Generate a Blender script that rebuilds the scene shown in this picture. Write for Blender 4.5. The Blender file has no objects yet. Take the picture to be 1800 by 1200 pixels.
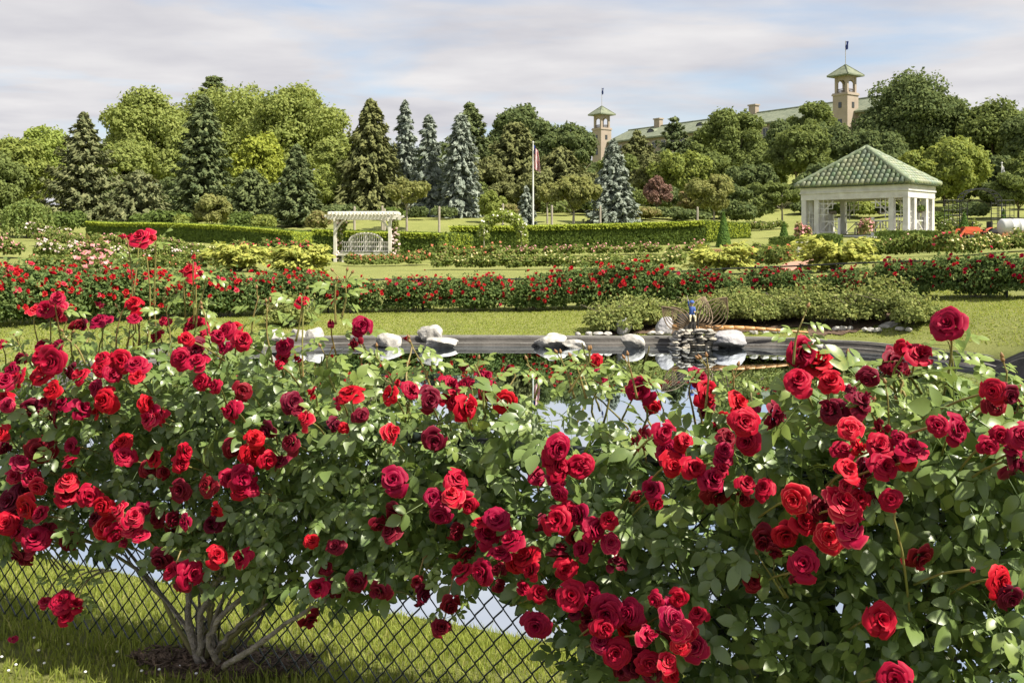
import bpy, math, random
import numpy as np
from mathutils import Vector, Matrix
rng = np.random.default_rng(7)
random.seed(7)
SC = bpy.context.scene
COL = SC.collection

# ------------------------------------------------------------------ camera, world, sun, exposure
CAM_Z = 1.6
F = 1800.0            # focal length in photo pixels (photo is 1800 wide); level camera, horizon at photo row 430
HOR = 430.0
cam = bpy.data.cameras.new('camera'); camo = bpy.data.objects.new('camera', cam); COL.objects.link(camo)
cam.sensor_width = 36; cam.lens = 36; cam.shift_y = -(600 - HOR) / 1800.0
cam.clip_start = 0.05; cam.clip_end = 3000
camo.location = (0, 0, CAM_Z); camo.rotation_euler = (math.radians(90), 0, 0)
SC.camera = camo
SUN_EL = math.radians(53); SUN_AZ = math.radians(120)     # azimuth clockwise from +Y (view direction)
w = bpy.data.worlds.new('World'); SC.world = w; w.use_nodes = True
nt = w.node_tree; N = nt.nodes; L = nt.links; N.clear()
def nd(t, nodes=None, **kw):
    n = (N if nodes is None else nodes).new(t)
    for k, v in kw.items(): setattr(n, k, v)
    return n
sky = nd('ShaderNodeTexSky', sky_type='NISHITA', sun_disc=False, sun_elevation=SUN_EL, sun_rotation=SUN_AZ, dust_density=1.0, air_density=1.0)
skym = nd('ShaderNodeVectorMath', operation='SCALE'); L.new(sky.outputs[0], skym.inputs[0]); skym.inputs['Scale'].default_value = 0.064
tc = nd('ShaderNodeTexCoord'); sep = nd('ShaderNodeSeparateXYZ'); L.new(tc.outputs['Generated'], sep.inputs[0])
def m2(op, a, b, nodes=N, links=L):
    n = nd('ShaderNodeMath', nodes, operation=op)
    for i, v in enumerate((a, b)):
        if v is None: continue
        if isinstance(v, (int, float)): n.inputs[i].default_value = v
        else: links.new(v, n.inputs[i])
    return n.outputs[0]
zc = m2('ADD', m2('MAXIMUM', sep.outputs[2], 0.0), 0.06)
cx = m2('DIVIDE', sep.outputs[0], zc); cy = m2('DIVIDE', sep.outputs[1], zc)
comb = nd('ShaderNodeCombineXYZ'); L.new(cx, comb.inputs[0]); L.new(m2('MULTIPLY', cy, 1.15), comb.inputs[1])
n1 = nd('ShaderNodeTexNoise'); n1.inputs['Scale'].default_value = 0.62; n1.inputs['Detail'].default_value = 7; n1.inputs['Roughness'].default_value = 0.52; n1.inputs['Distortion'].default_value = 0.35
L.new(comb.outputs[0], n1.inputs['Vector'])
rp = nd('ShaderNodeValToRGB'); L.new(n1.outputs[0], rp.inputs[0])
rp.color_ramp.elements[0].position = 0.31; rp.color_ramp.elements[1].position = 0.52
n2 = nd('ShaderNodeTexNoise'); n2.inputs['Scale'].default_value = 1.3; n2.inputs['Detail'].default_value = 5
L.new(comb.outputs[0], n2.inputs['Vector'])
rc = nd('ShaderNodeValToRGB'); L.new(n2.outputs[0], rc.inputs[0])
rc.color_ramp.elements[0].position = 0.3; rc.color_ramp.elements[1].position = 0.7
rc.color_ramp.elements[0].color = (0.226, 0.224, 0.242, 1); rc.color_ramp.elements[1].color = (0.318, 0.312, 0.314, 1)
mxs = nd('ShaderNodeMix', data_type='RGBA'); L.new(rp.outputs[0], mxs.inputs[0]); L.new(skym.outputs[0], mxs.inputs[6]); L.new(rc.outputs[0], mxs.inputs[7])
bg = nd('ShaderNodeBackground'); L.new(mxs.outputs[2], bg.inputs[0]); bg.inputs[1].default_value = 1.0
L.new(bg.outputs[0], nd('ShaderNodeOutputWorld').inputs[0])
sl = bpy.data.lights.new('sun', 'SUN'); sl.energy = 3.3; sl.angle = math.radians(1.2); sl.color = (1, 0.93, 0.80)
so = bpy.data.objects.new('sun', sl); COL.objects.link(so)
sd_ = Vector((-math.sin(SUN_AZ) * math.cos(SUN_EL), -math.cos(SUN_AZ) * math.cos(SUN_EL), -math.sin(SUN_EL)))
so.rotation_euler = sd_.to_track_quat('-Z', 'Y').to_euler(); so.location = (30, -10, 40)
SC.view_settings.view_transform = 'Standard'; SC.view_settings.look = 'None'; SC.view_settings.gamma = 1; SC.view_settings.exposure = 1.45
try: SC.view_settings.use_curve_mapping = False
except Exception: pass
SC.render.engine = 'CYCLES'
SC.cycles.max_bounces = 8; SC.cycles.transparent_max_bounces = 6; SC.cycles.diffuse_bounces = 3; SC.cycles.glossy_bounces = 3; SC.cycles.transmission_bounces = 4
SC.cycles.caustics_reflective = False; SC.cycles.caustics_refractive = False

# ------------------------------------------------------------------ helpers
def at(px, py, d):           # photo pixel at depth d -> world point
    return np.array([(px - 900) / F * d, d, CAM_Z - (py - HOR) / F * d])
def tag(o, label=None, cat=None, group=None, kind=None):
    for k, v in (('label', label), ('category', cat), ('group', group), ('kind', kind)):
        if v: o[k] = v
    return o
def link(o, parent=None):
    COL.objects.link(o)
    if parent is not None: o.parent = parent
    return o
def empty(name, loc=(0, 0, 0), rz=0):
    o = bpy.data.objects.new(name, None); o.location = loc; o.rotation_euler = (0, 0, rz); o.empty_display_size = 0.1
    return link(o)
def obj(name, me, parent=None):
    return link(bpy.data.objects.new(name, me), parent)
def np_mesh(name, V, Q=None, T=None, mats=(), smooth=False, mi=None):
    me = bpy.data.meshes.new(name)
    V = np.asarray(V, dtype=np.float32)
    Q = np.zeros((0, 4), np.int32) if Q is None or len(Q) == 0 else np.asarray(Q, np.int32)
    T = np.zeros((0, 3), np.int32) if T is None or len(T) == 0 else np.asarray(T, np.int32)
    nq, ntr = len(Q), len(T)
    me.vertices.add(len(V)); me.vertices.foreach_set('co', V.ravel())
    me.loops.add(nq * 4 + ntr * 3); me.loops.foreach_set('vertex_index', np.concatenate([Q.ravel(), T.ravel()]))
    me.polygons.add(nq + ntr)
    me.polygons.foreach_set('loop_start', np.concatenate([np.arange(nq) * 4, nq * 4 + np.arange(ntr) * 3]).astype(np.int32))
    if mi is not None: me.polygons.foreach_set('material_index', np.asarray(mi, np.int32))
    me.polygons.foreach_set('use_smooth', np.full(nq + ntr, bool(smooth)))
    for m in mats: me.materials.append(m)
    me.update(calc_edges=True)
    return me
class MB:
    def __init__(s): s.v = []; s.q = []; s.t = []; s.n = 0
    def add(s, V, Q=(), T=()):
        s.v.append(np.asarray(V, float).reshape(-1, 3))
        s.q += [[i + s.n for i in f] for f in Q]; s.t += [[i + s.n for i in f] for f in T]
        s.n += len(s.v[-1]); return s
    def box(s, c, size, rz=0, M=None, taper=1.0):
        x, y, z = [k / 2 for k in size]
        V = np.array([[a * x * (taper if e > 0 else 1), b * y * (taper if e > 0 else 1), e * z] for e in (-1, 1) for b in (-1, 1) for a in (-1, 1)])
        if M is not None: V = V @ np.array(M).T
        if rz: cs, sn = math.cos(rz), math.sin(rz); V = V @ np.array([[cs, sn, 0], [-sn, cs, 0], [0, 0, 1]])
        return s.add(V + np.array(c), [(0, 2, 3, 1), (4, 5, 7, 6), (0, 1, 5, 4), (2, 6, 7, 3), (0, 4, 6, 2), (1, 3, 7, 5)])
    def bar(s, a, b, wd, ht, up=(0, 0, 1)):
        a = np.array(a, float); b = np.array(b, float); d = b - a; ln = np.linalg.norm(d); d /= ln
        up = np.array(up, float); sd = np.cross(d, up)
        if np.linalg.norm(sd) < 1e-5: sd = np.array([1., 0, 0])
        sd /= np.linalg.norm(sd); u = np.cross(sd, d)
        return s.box((a + b) / 2, (ln, wd, ht), M=np.array([d, sd, u]).T)
    def tube(s, pts, r, n=6, cap=True):
        P = np.array(pts, float); k = len(P); r = np.full(k, r) if np.isscalar(r) else np.array(r, float)
        V = []
        tan = np.gradient(P, axis=0); tan /= np.linalg.norm(tan, axis=1)[:, None] + 1e-9
        ref = np.array([0, 0, 1.0]) if abs(tan[0][2]) < 0.9 else np.array([1.0, 0, 0])
        u = np.cross(tan[0], ref); u /= np.linalg.norm(u)
        for i in range(k):
            u = u - tan[i] * np.dot(u, tan[i]); u /= np.linalg.norm(u) + 1e-9
            v = np.cross(tan[i], u)
            for j in range(n):
                a = 2 * math.pi * j / n
                V.append(P[i] + r[i] * (math.cos(a) * u + math.sin(a) * v))
        Q = [(i * n + j, i * n + (j + 1) % n, (i + 1) * n + (j + 1) % n, (i + 1) * n + j) for i in range(k - 1) for j in range(n)]
        T = []
        if cap:
            V.append(P[0]); V.append(P[-1]); e = k * n
            T = [(e, (j + 1) % n, j) for j in range(n)] + [(e + 1, (k - 1) * n + j, (k - 1) * n + (j + 1) % n) for j in range(n)]
        return s.add(V, Q, T)
    def lathe(s, prof, n=16, c=(0, 0, 0)):
        V = [(r * math.cos(2 * math.pi * j / n), r * math.sin(2 * math.pi * j / n), z) for r, z in prof for j in range(n)]
        Q = [(i * n + j, i * n + (j + 1) % n, (i + 1) * n + (j + 1) % n, (i + 1) * n + j) for i in range(len(prof) - 1) for j in range(n)]
        return s.add(np.array(V) + np.array(c), Q)
    def mesh(s, name, mat, smooth=False):
        mats = mat if isinstance(mat, (list, tuple)) else [mat]
        return np_mesh(name, np.concatenate(s.v), s.q, s.t, mats, smooth)
    def build(s, name, mat, parent=None, smooth=False):
        return obj(name, s.mesh(name, mat, smooth), parent)
def unit(v): return v / (np.linalg.norm(v, axis=-1, keepdims=True) + 1e-9)
def smoothpath(pts, n):
    P = np.array(pts, float); k = len(P); out = []
    for t in np.linspace(0, k - 1, n):
        i = min(int(t), k - 2); f = t - i
        p0, p1, p2, p3 = P[max(i - 1, 0)], P[i], P[i + 1], P[min(i + 2, k - 1)]
        out.append(0.5 * (2 * p1 + (p2 - p0) * f + (2 * p0 - 5 * p1 + 4 * p2 - p3) * f * f + (3 * p1 - p0 - 3 * p2 + p3) * f ** 3))
    return np.array(out)

ORD = 'first second third fourth fifth sixth seventh eighth ninth tenth eleventh twelfth thirteenth fourteenth fifteenth sixteenth seventeenth eighteenth nineteenth'.split()
# ------------------------------------------------------------------ materials
def newmat(name):
    m = bpy.data.materials.new(name); m.use_nodes = True; m.node_tree.nodes.clear(); return m, m.node_tree.nodes, m.node_tree.links
def pbr(name, col, rough=0.7, col2=None, scale=8.0, bump=0.0, bscale=None, obj_rand=None, spec=0.3, metal=0.0, detail=5):
    m, n, l = newmat(name)
    out = nd('ShaderNodeOutputMaterial', n); b = nd('ShaderNodeBsdfPrincipled', n); l.new(b.outputs[0], out.inputs[0])
    b.inputs['Roughness'].default_value = rough; b.inputs['Specular IOR Level'].default_value = spec; b.inputs['Metallic'].default_value = metal
    t = nd('ShaderNodeTexCoord', n); csock = None
    if col2 is not None:
        ns = nd('ShaderNodeTexNoise', n); ns.inputs['Scale'].default_value = scale; ns.inputs['Detail'].default_value = detail; l.new(t.outputs['Object'], ns.inputs['Vector'])
        r = nd('ShaderNodeValToRGB', n); r.color_ramp.elements[0].position = .3; r.color_ramp.elements[1].position = .68
        r.color_ramp.elements[0].color = (*col, 1); r.color_ramp.elements[1].color = (*col2, 1); l.new(ns.outputs[0], r.inputs[0]); csock = r.outputs[0]
    if obj_rand is not None:
        oi = nd('ShaderNodeObjectInfo', n); r2 = nd('ShaderNodeValToRGB', n); r2.color_ramp.interpolation = 'LINEAR'
        els = r2.color_ramp.elements
        while len(els) < len(obj_rand): els.new(0.5)
        for i, c in enumerate(obj_rand): els[i].position = i / (len(obj_rand) - 1); els[i].color = (*c, 1)
        l.new(oi.outputs['Random'], r2.inputs[0])
        if csock is None: csock = r2.outputs[0]
        else:
            mx = nd('ShaderNodeMix', n, data_type='RGBA'); mx.inputs[0].default_value = .2; l.new(r2.outputs[0], mx.inputs[6]); l.new(csock, mx.inputs[7]); csock = mx.outputs[2]
    if csock is None: b.inputs['Base Color'].default_value = (*col, 1)
    else: l.new(csock, b.inputs['Base Color'])
    if bump:
        nb = nd('ShaderNodeTexNoise', n); nb.inputs['Scale'].default_value = bscale or scale * 3; nb.inputs['Detail'].default_value = 6; l.new(t.outputs['Object'], nb.inputs['Vector'])
        bp = nd('ShaderNodeBump', n); bp.inputs['Strength'].default_value = bump; bp.inputs['Distance'].default_value = .03; l.new(nb.outputs[0], bp.inputs['Height']); l.new(bp.outputs[0], b.inputs['Normal'])
    return m
def leafmat(name, c1, c2, trans=0.3, c3=None, gloss=0.0, tcol=None):
    """two or three leaf colours picked per leaf; diffuse + translucent (+ waxy gloss)"""
    m, n, l = newmat(name)
    out = nd('ShaderNodeOutputMaterial', n); g = nd('ShaderNodeNewGeometry', n)
    r = nd('ShaderNodeValToRGB', n); e = r.color_ramp.elements
    e[0].color = (*c1, 1); e[1].color = (*c2, 1)
    if c3: k = e.new(.85); k.color = (*c2, 1); e[-1].color = (*c3, 1)
    if gloss:
        tcn = nd('ShaderNodeTexCoord', n); nz = nd('ShaderNodeTexNoise', n); nz.inputs['Scale'].default_value = 45; nz.inputs['Detail'].default_value = 4; l.new(tcn.outputs['Object'], nz.inputs['Vector'])
        l.new(m2('ADD', m2('MULTIPLY', g.outputs['Random Per Island'], .8, n, l), m2('MULTIPLY', m2('SUBTRACT', nz.outputs[0], .4, n, l), .9, n, l), n, l), r.inputs[0])
    else: l.new(g.outputs['Random Per Island'], r.inputs[0])
    d = nd('ShaderNodeBsdfDiffuse', n); l.new(r.outputs[0], d.inputs[0])
    t = nd('ShaderNodeBsdfTranslucent', n)
    hs = nd('ShaderNodeHueSaturation', n); hs.inputs['Hue'].default_value = .485; hs.inputs['Saturation'].default_value = 1.1; hs.inputs['Value'].default_value = 1.5; l.new(r.outputs[0], hs.inputs['Color']); l.new(hs.outputs[0], t.inputs[0])
    mx = nd('ShaderNodeMixShader', n); mx.inputs[0].default_value = trans; l.new(d.outputs[0], mx.inputs[1]); l.new(t.outputs[0], mx.inputs[2]); s = mx.outputs[0]
    if gloss:
        gl = nd('ShaderNodeBsdfGlossy', n); gl.inputs['Roughness'].default_value = .38; gl.inputs[0].default_value = (1, 1, 1, 1)
        m3 = nd('ShaderNodeMixShader', n); m3.inputs[0].default_value = gloss; l.new(s, m3.inputs[1]); l.new(gl.outputs[0], m3.inputs[2]); s = m3.outputs[0]
    l.new(s, out.inputs[0]); return m
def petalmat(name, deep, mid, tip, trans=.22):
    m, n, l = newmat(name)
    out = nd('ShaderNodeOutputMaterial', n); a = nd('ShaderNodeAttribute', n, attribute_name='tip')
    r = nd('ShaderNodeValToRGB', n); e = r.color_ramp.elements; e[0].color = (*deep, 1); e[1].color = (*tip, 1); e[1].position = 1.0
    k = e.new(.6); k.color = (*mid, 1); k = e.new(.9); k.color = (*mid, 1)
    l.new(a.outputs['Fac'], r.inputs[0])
    oi = nd('ShaderNodeObjectInfo', n); hs = nd('ShaderNodeHueSaturation', n)
    hs.inputs['Saturation'].default_value = 1.0
    l.new(m2('ADD', m2('MULTIPLY', oi.outputs['Random'], .018, n, l), .481, n, l), hs.inputs['Hue'])
    l.new(m2('ADD', m2('MULTIPLY', oi.outputs['Random'], .5, n, l), .75, n, l), hs.inputs['Value']); l.new(r.outputs[0], hs.inputs['Color'])
    b = nd('ShaderNodeBsdfPrincipled', n); l.new(hs.outputs[0], b.inputs['Base Color']); b.inputs['Roughness'].default_value = .55; b.inputs['Specular IOR Level'].default_value = .18
    b.inputs['Sheen Weight'].default_value = .03; b.inputs['Sheen Tint'].default_value = (1, .4, .45, 1)
    t = nd('ShaderNodeBsdfTranslucent', n); l.new(hs.outputs[0], t.inputs[0])
    mx = nd('ShaderNodeMixShader', n); mx.inputs[0].default_value = trans; l.new(b.outputs[0], mx.inputs[1]); l.new(t.outputs[0], mx.inputs[2]); l.new(mx.outputs[0], out.inputs[0]); return m
def lawnmat():
    m, n, l = newmat('lawn_grass')
    out = nd('ShaderNodeOutputMaterial', n); t = nd('ShaderNodeTexCoord', n)
    def noise(sc, det=6, rough=.6):
        k = nd('ShaderNodeTexNoise', n); k.inputs['Scale'].default_value = sc; k.inputs['Detail'].default_value = det; k.inputs['Roughness'].default_value = rough; l.new(t.outputs['Object'], k.inputs['Vector']); return k.outputs[0]
    r = nd('ShaderNodeValToRGB', n); e = r.color_ramp.elements; e[0].position = .3; e[1].position = .72
    e[0].color = (.15, .18, .045, 1); e[1].color = (.31, .315, .105, 1)
    mixv = m2('ADD', m2('MULTIPLY', noise(.5, 4), .45, n, l), m2('MULTIPLY', noise(16, 8, .75), .55, n, l), n, l)
    l.new(mixv, r.inputs[0])
    b = nd('ShaderNodeBsdfPrincipled', n); l.new(r.outputs[0], b.inputs['Base Color']); b.inputs['Roughness'].default_value = .85; b.inputs['Specular IOR Level'].default_value = .15
    bp = nd('ShaderNodeBump', n); bp.inputs['Strength'].default_value = .9; bp.inputs['Distance'].default_value = .05; l.new(noise(28, 8, .8), bp.inputs['Height']); l.new(bp.outputs[0], b.inputs['Normal'])
    l.new(b.outputs[0], out.inputs[0]); return m
def watermat():
    m, n, l = newmat('pond_water')
    out = nd('ShaderNodeOutputMaterial', n); t = nd('ShaderNodeTexCoord', n)
    d = nd('ShaderNodeBsdfDiffuse', n); d.inputs[0].default_value = (.06, .07, .03, 1)
    g = nd('ShaderNodeBsdfGlossy', n); g.inputs['Roughness'].default_value = .015; g.inputs[0].default_value = (.84, .92, 1.0, 1)
    fr = nd('ShaderNodeFresnel', n); fr.inputs[0].default_value = 2.1
    mp = nd('ShaderNodeMapping', n); mp.inputs['Scale'].default_value = (1, .35, 1); l.new(t.outputs['Object'], mp.inputs[0])
    ns = nd('ShaderNodeTexNoise', n); ns.inputs['Scale'].default_value = 2.2; ns.inputs['Detail'].default_value = 2; l.new(mp.outputs[0], ns.inputs['Vector'])
    bp = nd('ShaderNodeBump', n); bp.inputs['Strength'].default_value = .05; bp.inputs['Distance'].default_value = .015; l.new(ns.outputs[0], bp.inputs['Height'])
    l.new(bp.outputs[0], g.inputs['Normal']); l.new(bp.outputs[0], fr.inputs['Normal'])
    mx = nd('ShaderNodeMixShader', n); l.new(fr.outputs[0], mx.inputs[0]); l.new(d.outputs[0], mx.inputs[1]); l.new(g.outputs[0], mx.inputs[2]); l.new(mx.outputs[0], out.inputs[0]); return m
M = {}
M['lawn'] = lawnmat(); M['water'] = watermat()
M['curb'] = pbr('pond_curb', (.10, .095, .085), .8, (.21, .20, .185), 2.5, .4, 25)
M['liner'] = pbr('pond_liner', (.03, .028, .024), .75, (.11, .10, .09), 1.6, .4, 20)
M['stone'] = pbr('limestone', (.25, .235, .21), .9, (.55, .53, .49), 6, .9, 9)
M['greystone'] = pbr('grey_stone', (.24, .24, .26), .85, (.46, .45, .45), 3, .9, 9)
M['flatstone'] = pbr('flat_stone', (.28, .25, .2), .85, (.5, .47, .4), 6, .6, 20, obj_rand=[(.2, .19, .17), (.48, .43, .34), (.36, .35, .34)])
M['white'] = pbr('white_paint', (.52, .50, .46), .6, (.70, .69, .67), 2.2)
M['cream'] = pbr('weathered_cream_paint', (.56, .53, .46), .65, (.72, .70, .63), 4)
M['ceil'] = pbr('gazebo_ceiling', (.5, .46, .40), .7, (.58, .54, .48), 2)
M['tile'] = pbr('green_roof_tile', (.13, .2, .1), .5, (.24, .3, .16), 5, .2, 20, obj_rand=[(.09, .15, .085), (.19, .23, .11), (.12, .155, .12), (.27, .285, .17), (.13, .135, .085), (.15, .21, .15)], spec=.5)
M['tilejoin'] = pbr('green_tile_field', (.12, .17, .1), .5, (.25, .285, .18), 5, .2, 20)
M['hotelroof'] = pbr('hotel_roof_tile', (.105, .13, .085), .6, (.215, .235, .16), 1.1, .5, 2.0, detail=9)
M['stucco'] = pbr('beige_stucco', (.32, .265, .21), .9, (.38, .32, .26), .5)
M['stuccopink'] = pbr('pink_stucco', (.24, .20, .17), .9, (.29, .245, .21), .5)
M['glass'] = pbr('dark_window_glass', (.03, .035, .04), .15, spec=.6)
M['brick'] = pbr('red_brick', (.30, .12, .07), .85, (.42, .20, .12), 14, .3, 30)
M['path'] = pbr('brick_path', (.36, .19, .13), .9, (.46, .27, .19), 5, .3, 30)
M['pot'] = pbr('pale_stone_pot', (.55, .53, .5), .7, (.68, .66, .62), 6)
M['darkwood'] = pbr('weathered_wood', (.12, .10, .08), .8, (.22, .19, .15), 6)
M['post'] = pbr('grey_post', (.30, .26, .2), .8, (.4, .36, .29), 5)
M['metalwhite'] = pbr('white_metal', (.72, .72, .7), .4)
M['black'] = pbr('black_vinyl', (.012, .02, .018), .38, spec=.5)
M['blackmetal'] = pbr('black_metal', (.02, .022, .02), .5)
M['redwood'] = pbr('red_planter_wood', (.22, .06, .04), .7, (.30, .09, .06), 4)
M['orange'] = pbr('orange_paint', (.62, .13, .06), .4, (.55, .11, .05), 3)
M['rubber'] = pbr('tyre_rubber', (.02, .02, .022), .8)
M['plastic'] = pbr('white_tank_plastic', (.46, .47, .46), .4, (.52, .52, .51), 2)
M['rust'] = pbr('trailer_steel', (.36, .16, .07), .6, (.42, .2, .1), 4)
M['bamboo'] = pbr('varnished_tail_wood', (.36, .17, .05), .4, (.55, .30, .10), 9, .2, 25, spec=.5)
M['wire'] = pbr('bent_twig_wire', (.14, .10, .06), .6, (.24, .17, .10), 8)
M['bark'] = pbr('tree_bark', (.10, .08, .06), .9, (.2, .165, .13), 4, .6, 12)
M['palebark'] = pbr('pale_bark', (.24, .21, .17), .9, (.38, .34, .29), 5, .5, 14)
M['cane'] = pbr('grey_rose_cane', (.14, .12, .095), .85, (.33, .29, .25), 22, .8, 60)
M['greencane'] = pbr('green_rose_cane', (.13, .13, .05), .6, (.22, .19, .08), 18, .3, 50)
M['stem'] = pbr('young_stem', (.20, .22, .06), .5, (.26, .17, .07), 7)
M['mulch'] = pbr('bark_mulch', (.08, .055, .04), .95, (.24, .17, .12), 38, 1.0, 70)
M['soil'] = pbr('bed_soil', (.07, .045, .03), .95, (.15, .1, .07), 7, .8, 20)
M['bluecloth'] = pbr('blue_cloth', (.04, .085, .28), .7, (.06, .12, .36), 8)
M['skin'] = pbr('painted_skin', (.62, .46, .33), .6)
M['sand'] = pbr('cream_cloth', (.6, .54, .36), .7)
M['flagred'] = pbr('flag_red', (.5, .03, .05), .8); M['flagwhite'] = pbr('flag_white', (.75, .75, .75), .8); M['flagblue'] = pbr('flag_blue', (.04, .06, .25), .8)
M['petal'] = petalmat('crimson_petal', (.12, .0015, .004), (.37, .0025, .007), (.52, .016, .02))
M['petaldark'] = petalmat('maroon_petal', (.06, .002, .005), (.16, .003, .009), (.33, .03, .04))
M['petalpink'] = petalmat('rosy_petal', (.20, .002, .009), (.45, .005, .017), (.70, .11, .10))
M['calyx'] = pbr('calyx', (.10, .14, .03), .6)
M['roseleaf'] = leafmat('rose_leaf', (.10, .165, .045), (.19, .26, .075), .3, (.31, .36, .105), gloss=.045)
M['leafyoung'] = leafmat('young_rose_leaf', (.15, .22, .055), (.24, .31, .075), .3, (.28, .25, .09), gloss=.04)
M['bladegrass'] = leafmat('grass_blade', (.18, .225, .045), (.30, .345, .08), .38, (.42, .40, .15))
M['bud'] = pbr('green_bud', (.18, .2, .06), .5, (.30, .07, .05), 60)
LG = 1.55
def lm(k, c1, c2, t=.3, c3=None): M[k] = leafmat(k + '_leaf', [v * LG for v in c1], [v * LG for v in c2], t, c3 and [v * LG for v in c3])
lm('plane', (.125, .155, .045), (.20, .225, .07)); lm('decid', (.08, .103, .035), (.14, .168, .056)); lm('deciddark', (.062, .085, .036), (.115, .14, .055))
lm('yellowgreen', (.15, .18, .035), (.25, .275, .055)); lm('lime', (.115, .145, .04), (.195, .22, .06)); lm('birch', (.15, .19, .05), (.22, .26, .07))
lm('spruce', (.062, .085, .04), (.125, .145, .065), .2); lm('norway', (.075, .085, .035), (.145, .15, .06), .15); lm('fir', (.07, .085, .04), (.16, .165, .08), .15)
lm('blue', (.10, .122, .098), (.215, .238, .195), .12); lm('pine', (.066, .086, .038), (.12, .142, .058), .2); lm('cherry', (.13, .145, .05), (.20, .20, .075))
lm('copper', (.12, .075, .06), (.2, .13, .1)); lm('hedge', (.05, .075, .02), (.105, .145, .035), .3); lm('hedgetop', (.15, .19, .03), (.27, .31, .05), .3); lm('gold', (.14, .165, .04), (.30, .30, .075), .2)
lm('shrub', (.085, .11, .035), (.19, .21, .07), .3, (.27, .28, .11)); lm('bedleaf', (.07, .10, .03), (.15, .18, .05), .3, (.2, .17, .07)); lm('redrow', (.05, .085, .03), (.125, .165, .055), .3)
lm('cone', (.035, .07, .02), (.10, .16, .035), .2); lm('weep', (.10, .14, .045), (.16, .19, .06)); lm('olive', (.11, .12, .04), (.19, .18, .075), .3, (.22, .15, .09))
lm('box', (.055, .08, .024), (.10, .135, .036), .25)
def bm_(k, *cols): M[k] = pbr(k, cols[0], .6, obj_rand=list(cols)); return M[k]
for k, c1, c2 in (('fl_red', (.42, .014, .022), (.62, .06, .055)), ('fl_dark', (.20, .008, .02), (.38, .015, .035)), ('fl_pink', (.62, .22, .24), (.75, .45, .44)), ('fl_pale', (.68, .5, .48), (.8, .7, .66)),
                  ('fl_yellow', (.72, .62, .24), (.82, .77, .5)), ('fl_coral', (.62, .13, .08), (.72, .3, .2)), ('fl_hot', (.62, .03, .09), (.7, .14, .17)), ('fl_white', (.78, .74, .6), (.82, .8, .74))):
    M[k] = leafmat(k, c1, c2, .2)

# ------------------------------------------------------------------ terrain
def catmull(P, n):
    P = np.array(P, float); k = len(P); out = []
    for i in range(k):
        p0, p1, p2, p3 = P[i - 1], P[i], P[(i + 1) % k], P[(i + 2) % k]
        for t in np.arange(n) / n:
            out.append(0.5 * (2 * p1 + (p2 - p0) * t + (2 * p0 - 5 * p1 + 4 * p2 - p3) * t * t + (3 * p1 - p0 - 3 * p2 + p3) * t ** 3))
    return np.array(out)
POND = catmull([(1.4, 4.9), (-0.9, 5.8), (-3.1, 6.75), (-5.4, 9.1), (-6.9, 13.5), (-6.3, 18.3), (-4.4, 20.9), (-1.5, 21.3), (1.6, 21.2), (4.2, 21.1), (6.4, 20.4), (7.8, 18.6), (8.5, 15.5), (8.8, 11.5), (7.6, 7.2), (4.9, 4.7)], 14)
WATER_Z = -0.49
def sdist(X, Y):
    A = POND; Bp = np.roll(POND, -1, 0); sh = X.shape; x = X.ravel(); y = Y.ravel()
    best = np.full(x.shape, 1e9); ins = np.zeros(x.shape, bool); gx = np.zeros_like(best); gy = np.zeros_like(best)
    for a, b in zip(A, Bp):
        e = b - a; t = np.clip(((x - a[0]) * e[0] + (y - a[1]) * e[1]) / (e @ e), 0, 1)
        qx = a[0] + t * e[0]; qy = a[1] + t * e[1]; d = (x - qx) ** 2 + (y - qy) ** 2
        k = d < best; best[k] = d[k]; gx[k] = qx[k]; gy[k] = qy[k]
        c = ((a[1] > y) != (b[1] > y)) & (x < (b[0] - a[0]) * (y - a[1]) / (b[1] - a[1] + 1e-12) + a[0]); ins ^= c
    s = np.sqrt(best); s[ins] *= -1
    return s.reshape(sh), gx.reshape(sh), gy.reshape(sh)
CP = []
for px, py, d in [(640, 462, 50), (1000, 474, 42), (1400, 472, 38), (1560, 466, 36), (60, 456, 42), (30, 424, 55), (200, 444, 45), (150, 424, 62), (515, 441, 55), (560, 455, 53), (775, 457, 53), (900, 444, 57), (1240, 428, 60), (1318, 419, 67),
                  (1520, 411, 61), (1660, 414, 61.5), (1360, 418, 64), (1340, 391, 82), (1000, 386, 75), (680, 392, 70), (60, 402, 70), (400, 398, 72), (1780, 440, 42), (300, 462, 42), (480, 470, 42), (400, 480, 33), (120, 490, 28), (900, 492, 34), (1200, 490, 33), (1700, 470, 34),
                  (680, 548, 26), (930, 546, 26.5), (1060, 542, 26.5), (1250, 530, 26), (1450, 524, 25), (1600, 520, 23.8), (1780, 524, 22), (400, 556, 24.5), (200, 563, 22), (0, 574, 19.2),
                  (1740, 556, 19.5), (1900, 560, 16), (100, 640, 13), (1370, 438, 56), (1450, 437, 54.5), (1580, 434, 54.5), (1645, 434, 55.5), (1409, 456, 52), (1526, 450, 52), (1720, 434, 50), (1780, 436, 48)]:
    p = at(px, py, d); CP.append(p)
for i, p in enumerate(POND[::7]):
    CP.append((p[0], p[1], -.46 if p[1] < 10 and p[0] < 5 else -.36))
def fence_y(X): return 3.4 - 0.45 * X
for X in (-6, -4, -2.5, -1.2, 0, 1.2, 2.5, 5): CP.append((X, fence_y(X), 0)); CP.append((X, fence_y(X) - 1.2, 0)); CP.append((X, fence_y(X) + .6, -.08))
CP += [(-8, 12, .1), (-12, 8, .1), (-14, 20, .2), (12, 8, .3), (14, 16, .6), (16, 26, 1.0), (-18, 35, .8), (0, -6, 0), (20, -6, .2), (-20, -6, 0), (30, 20, 1.5), (-30, 20, .5), (45, 60, 3.5), (-45, 60, 2.5)]
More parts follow.
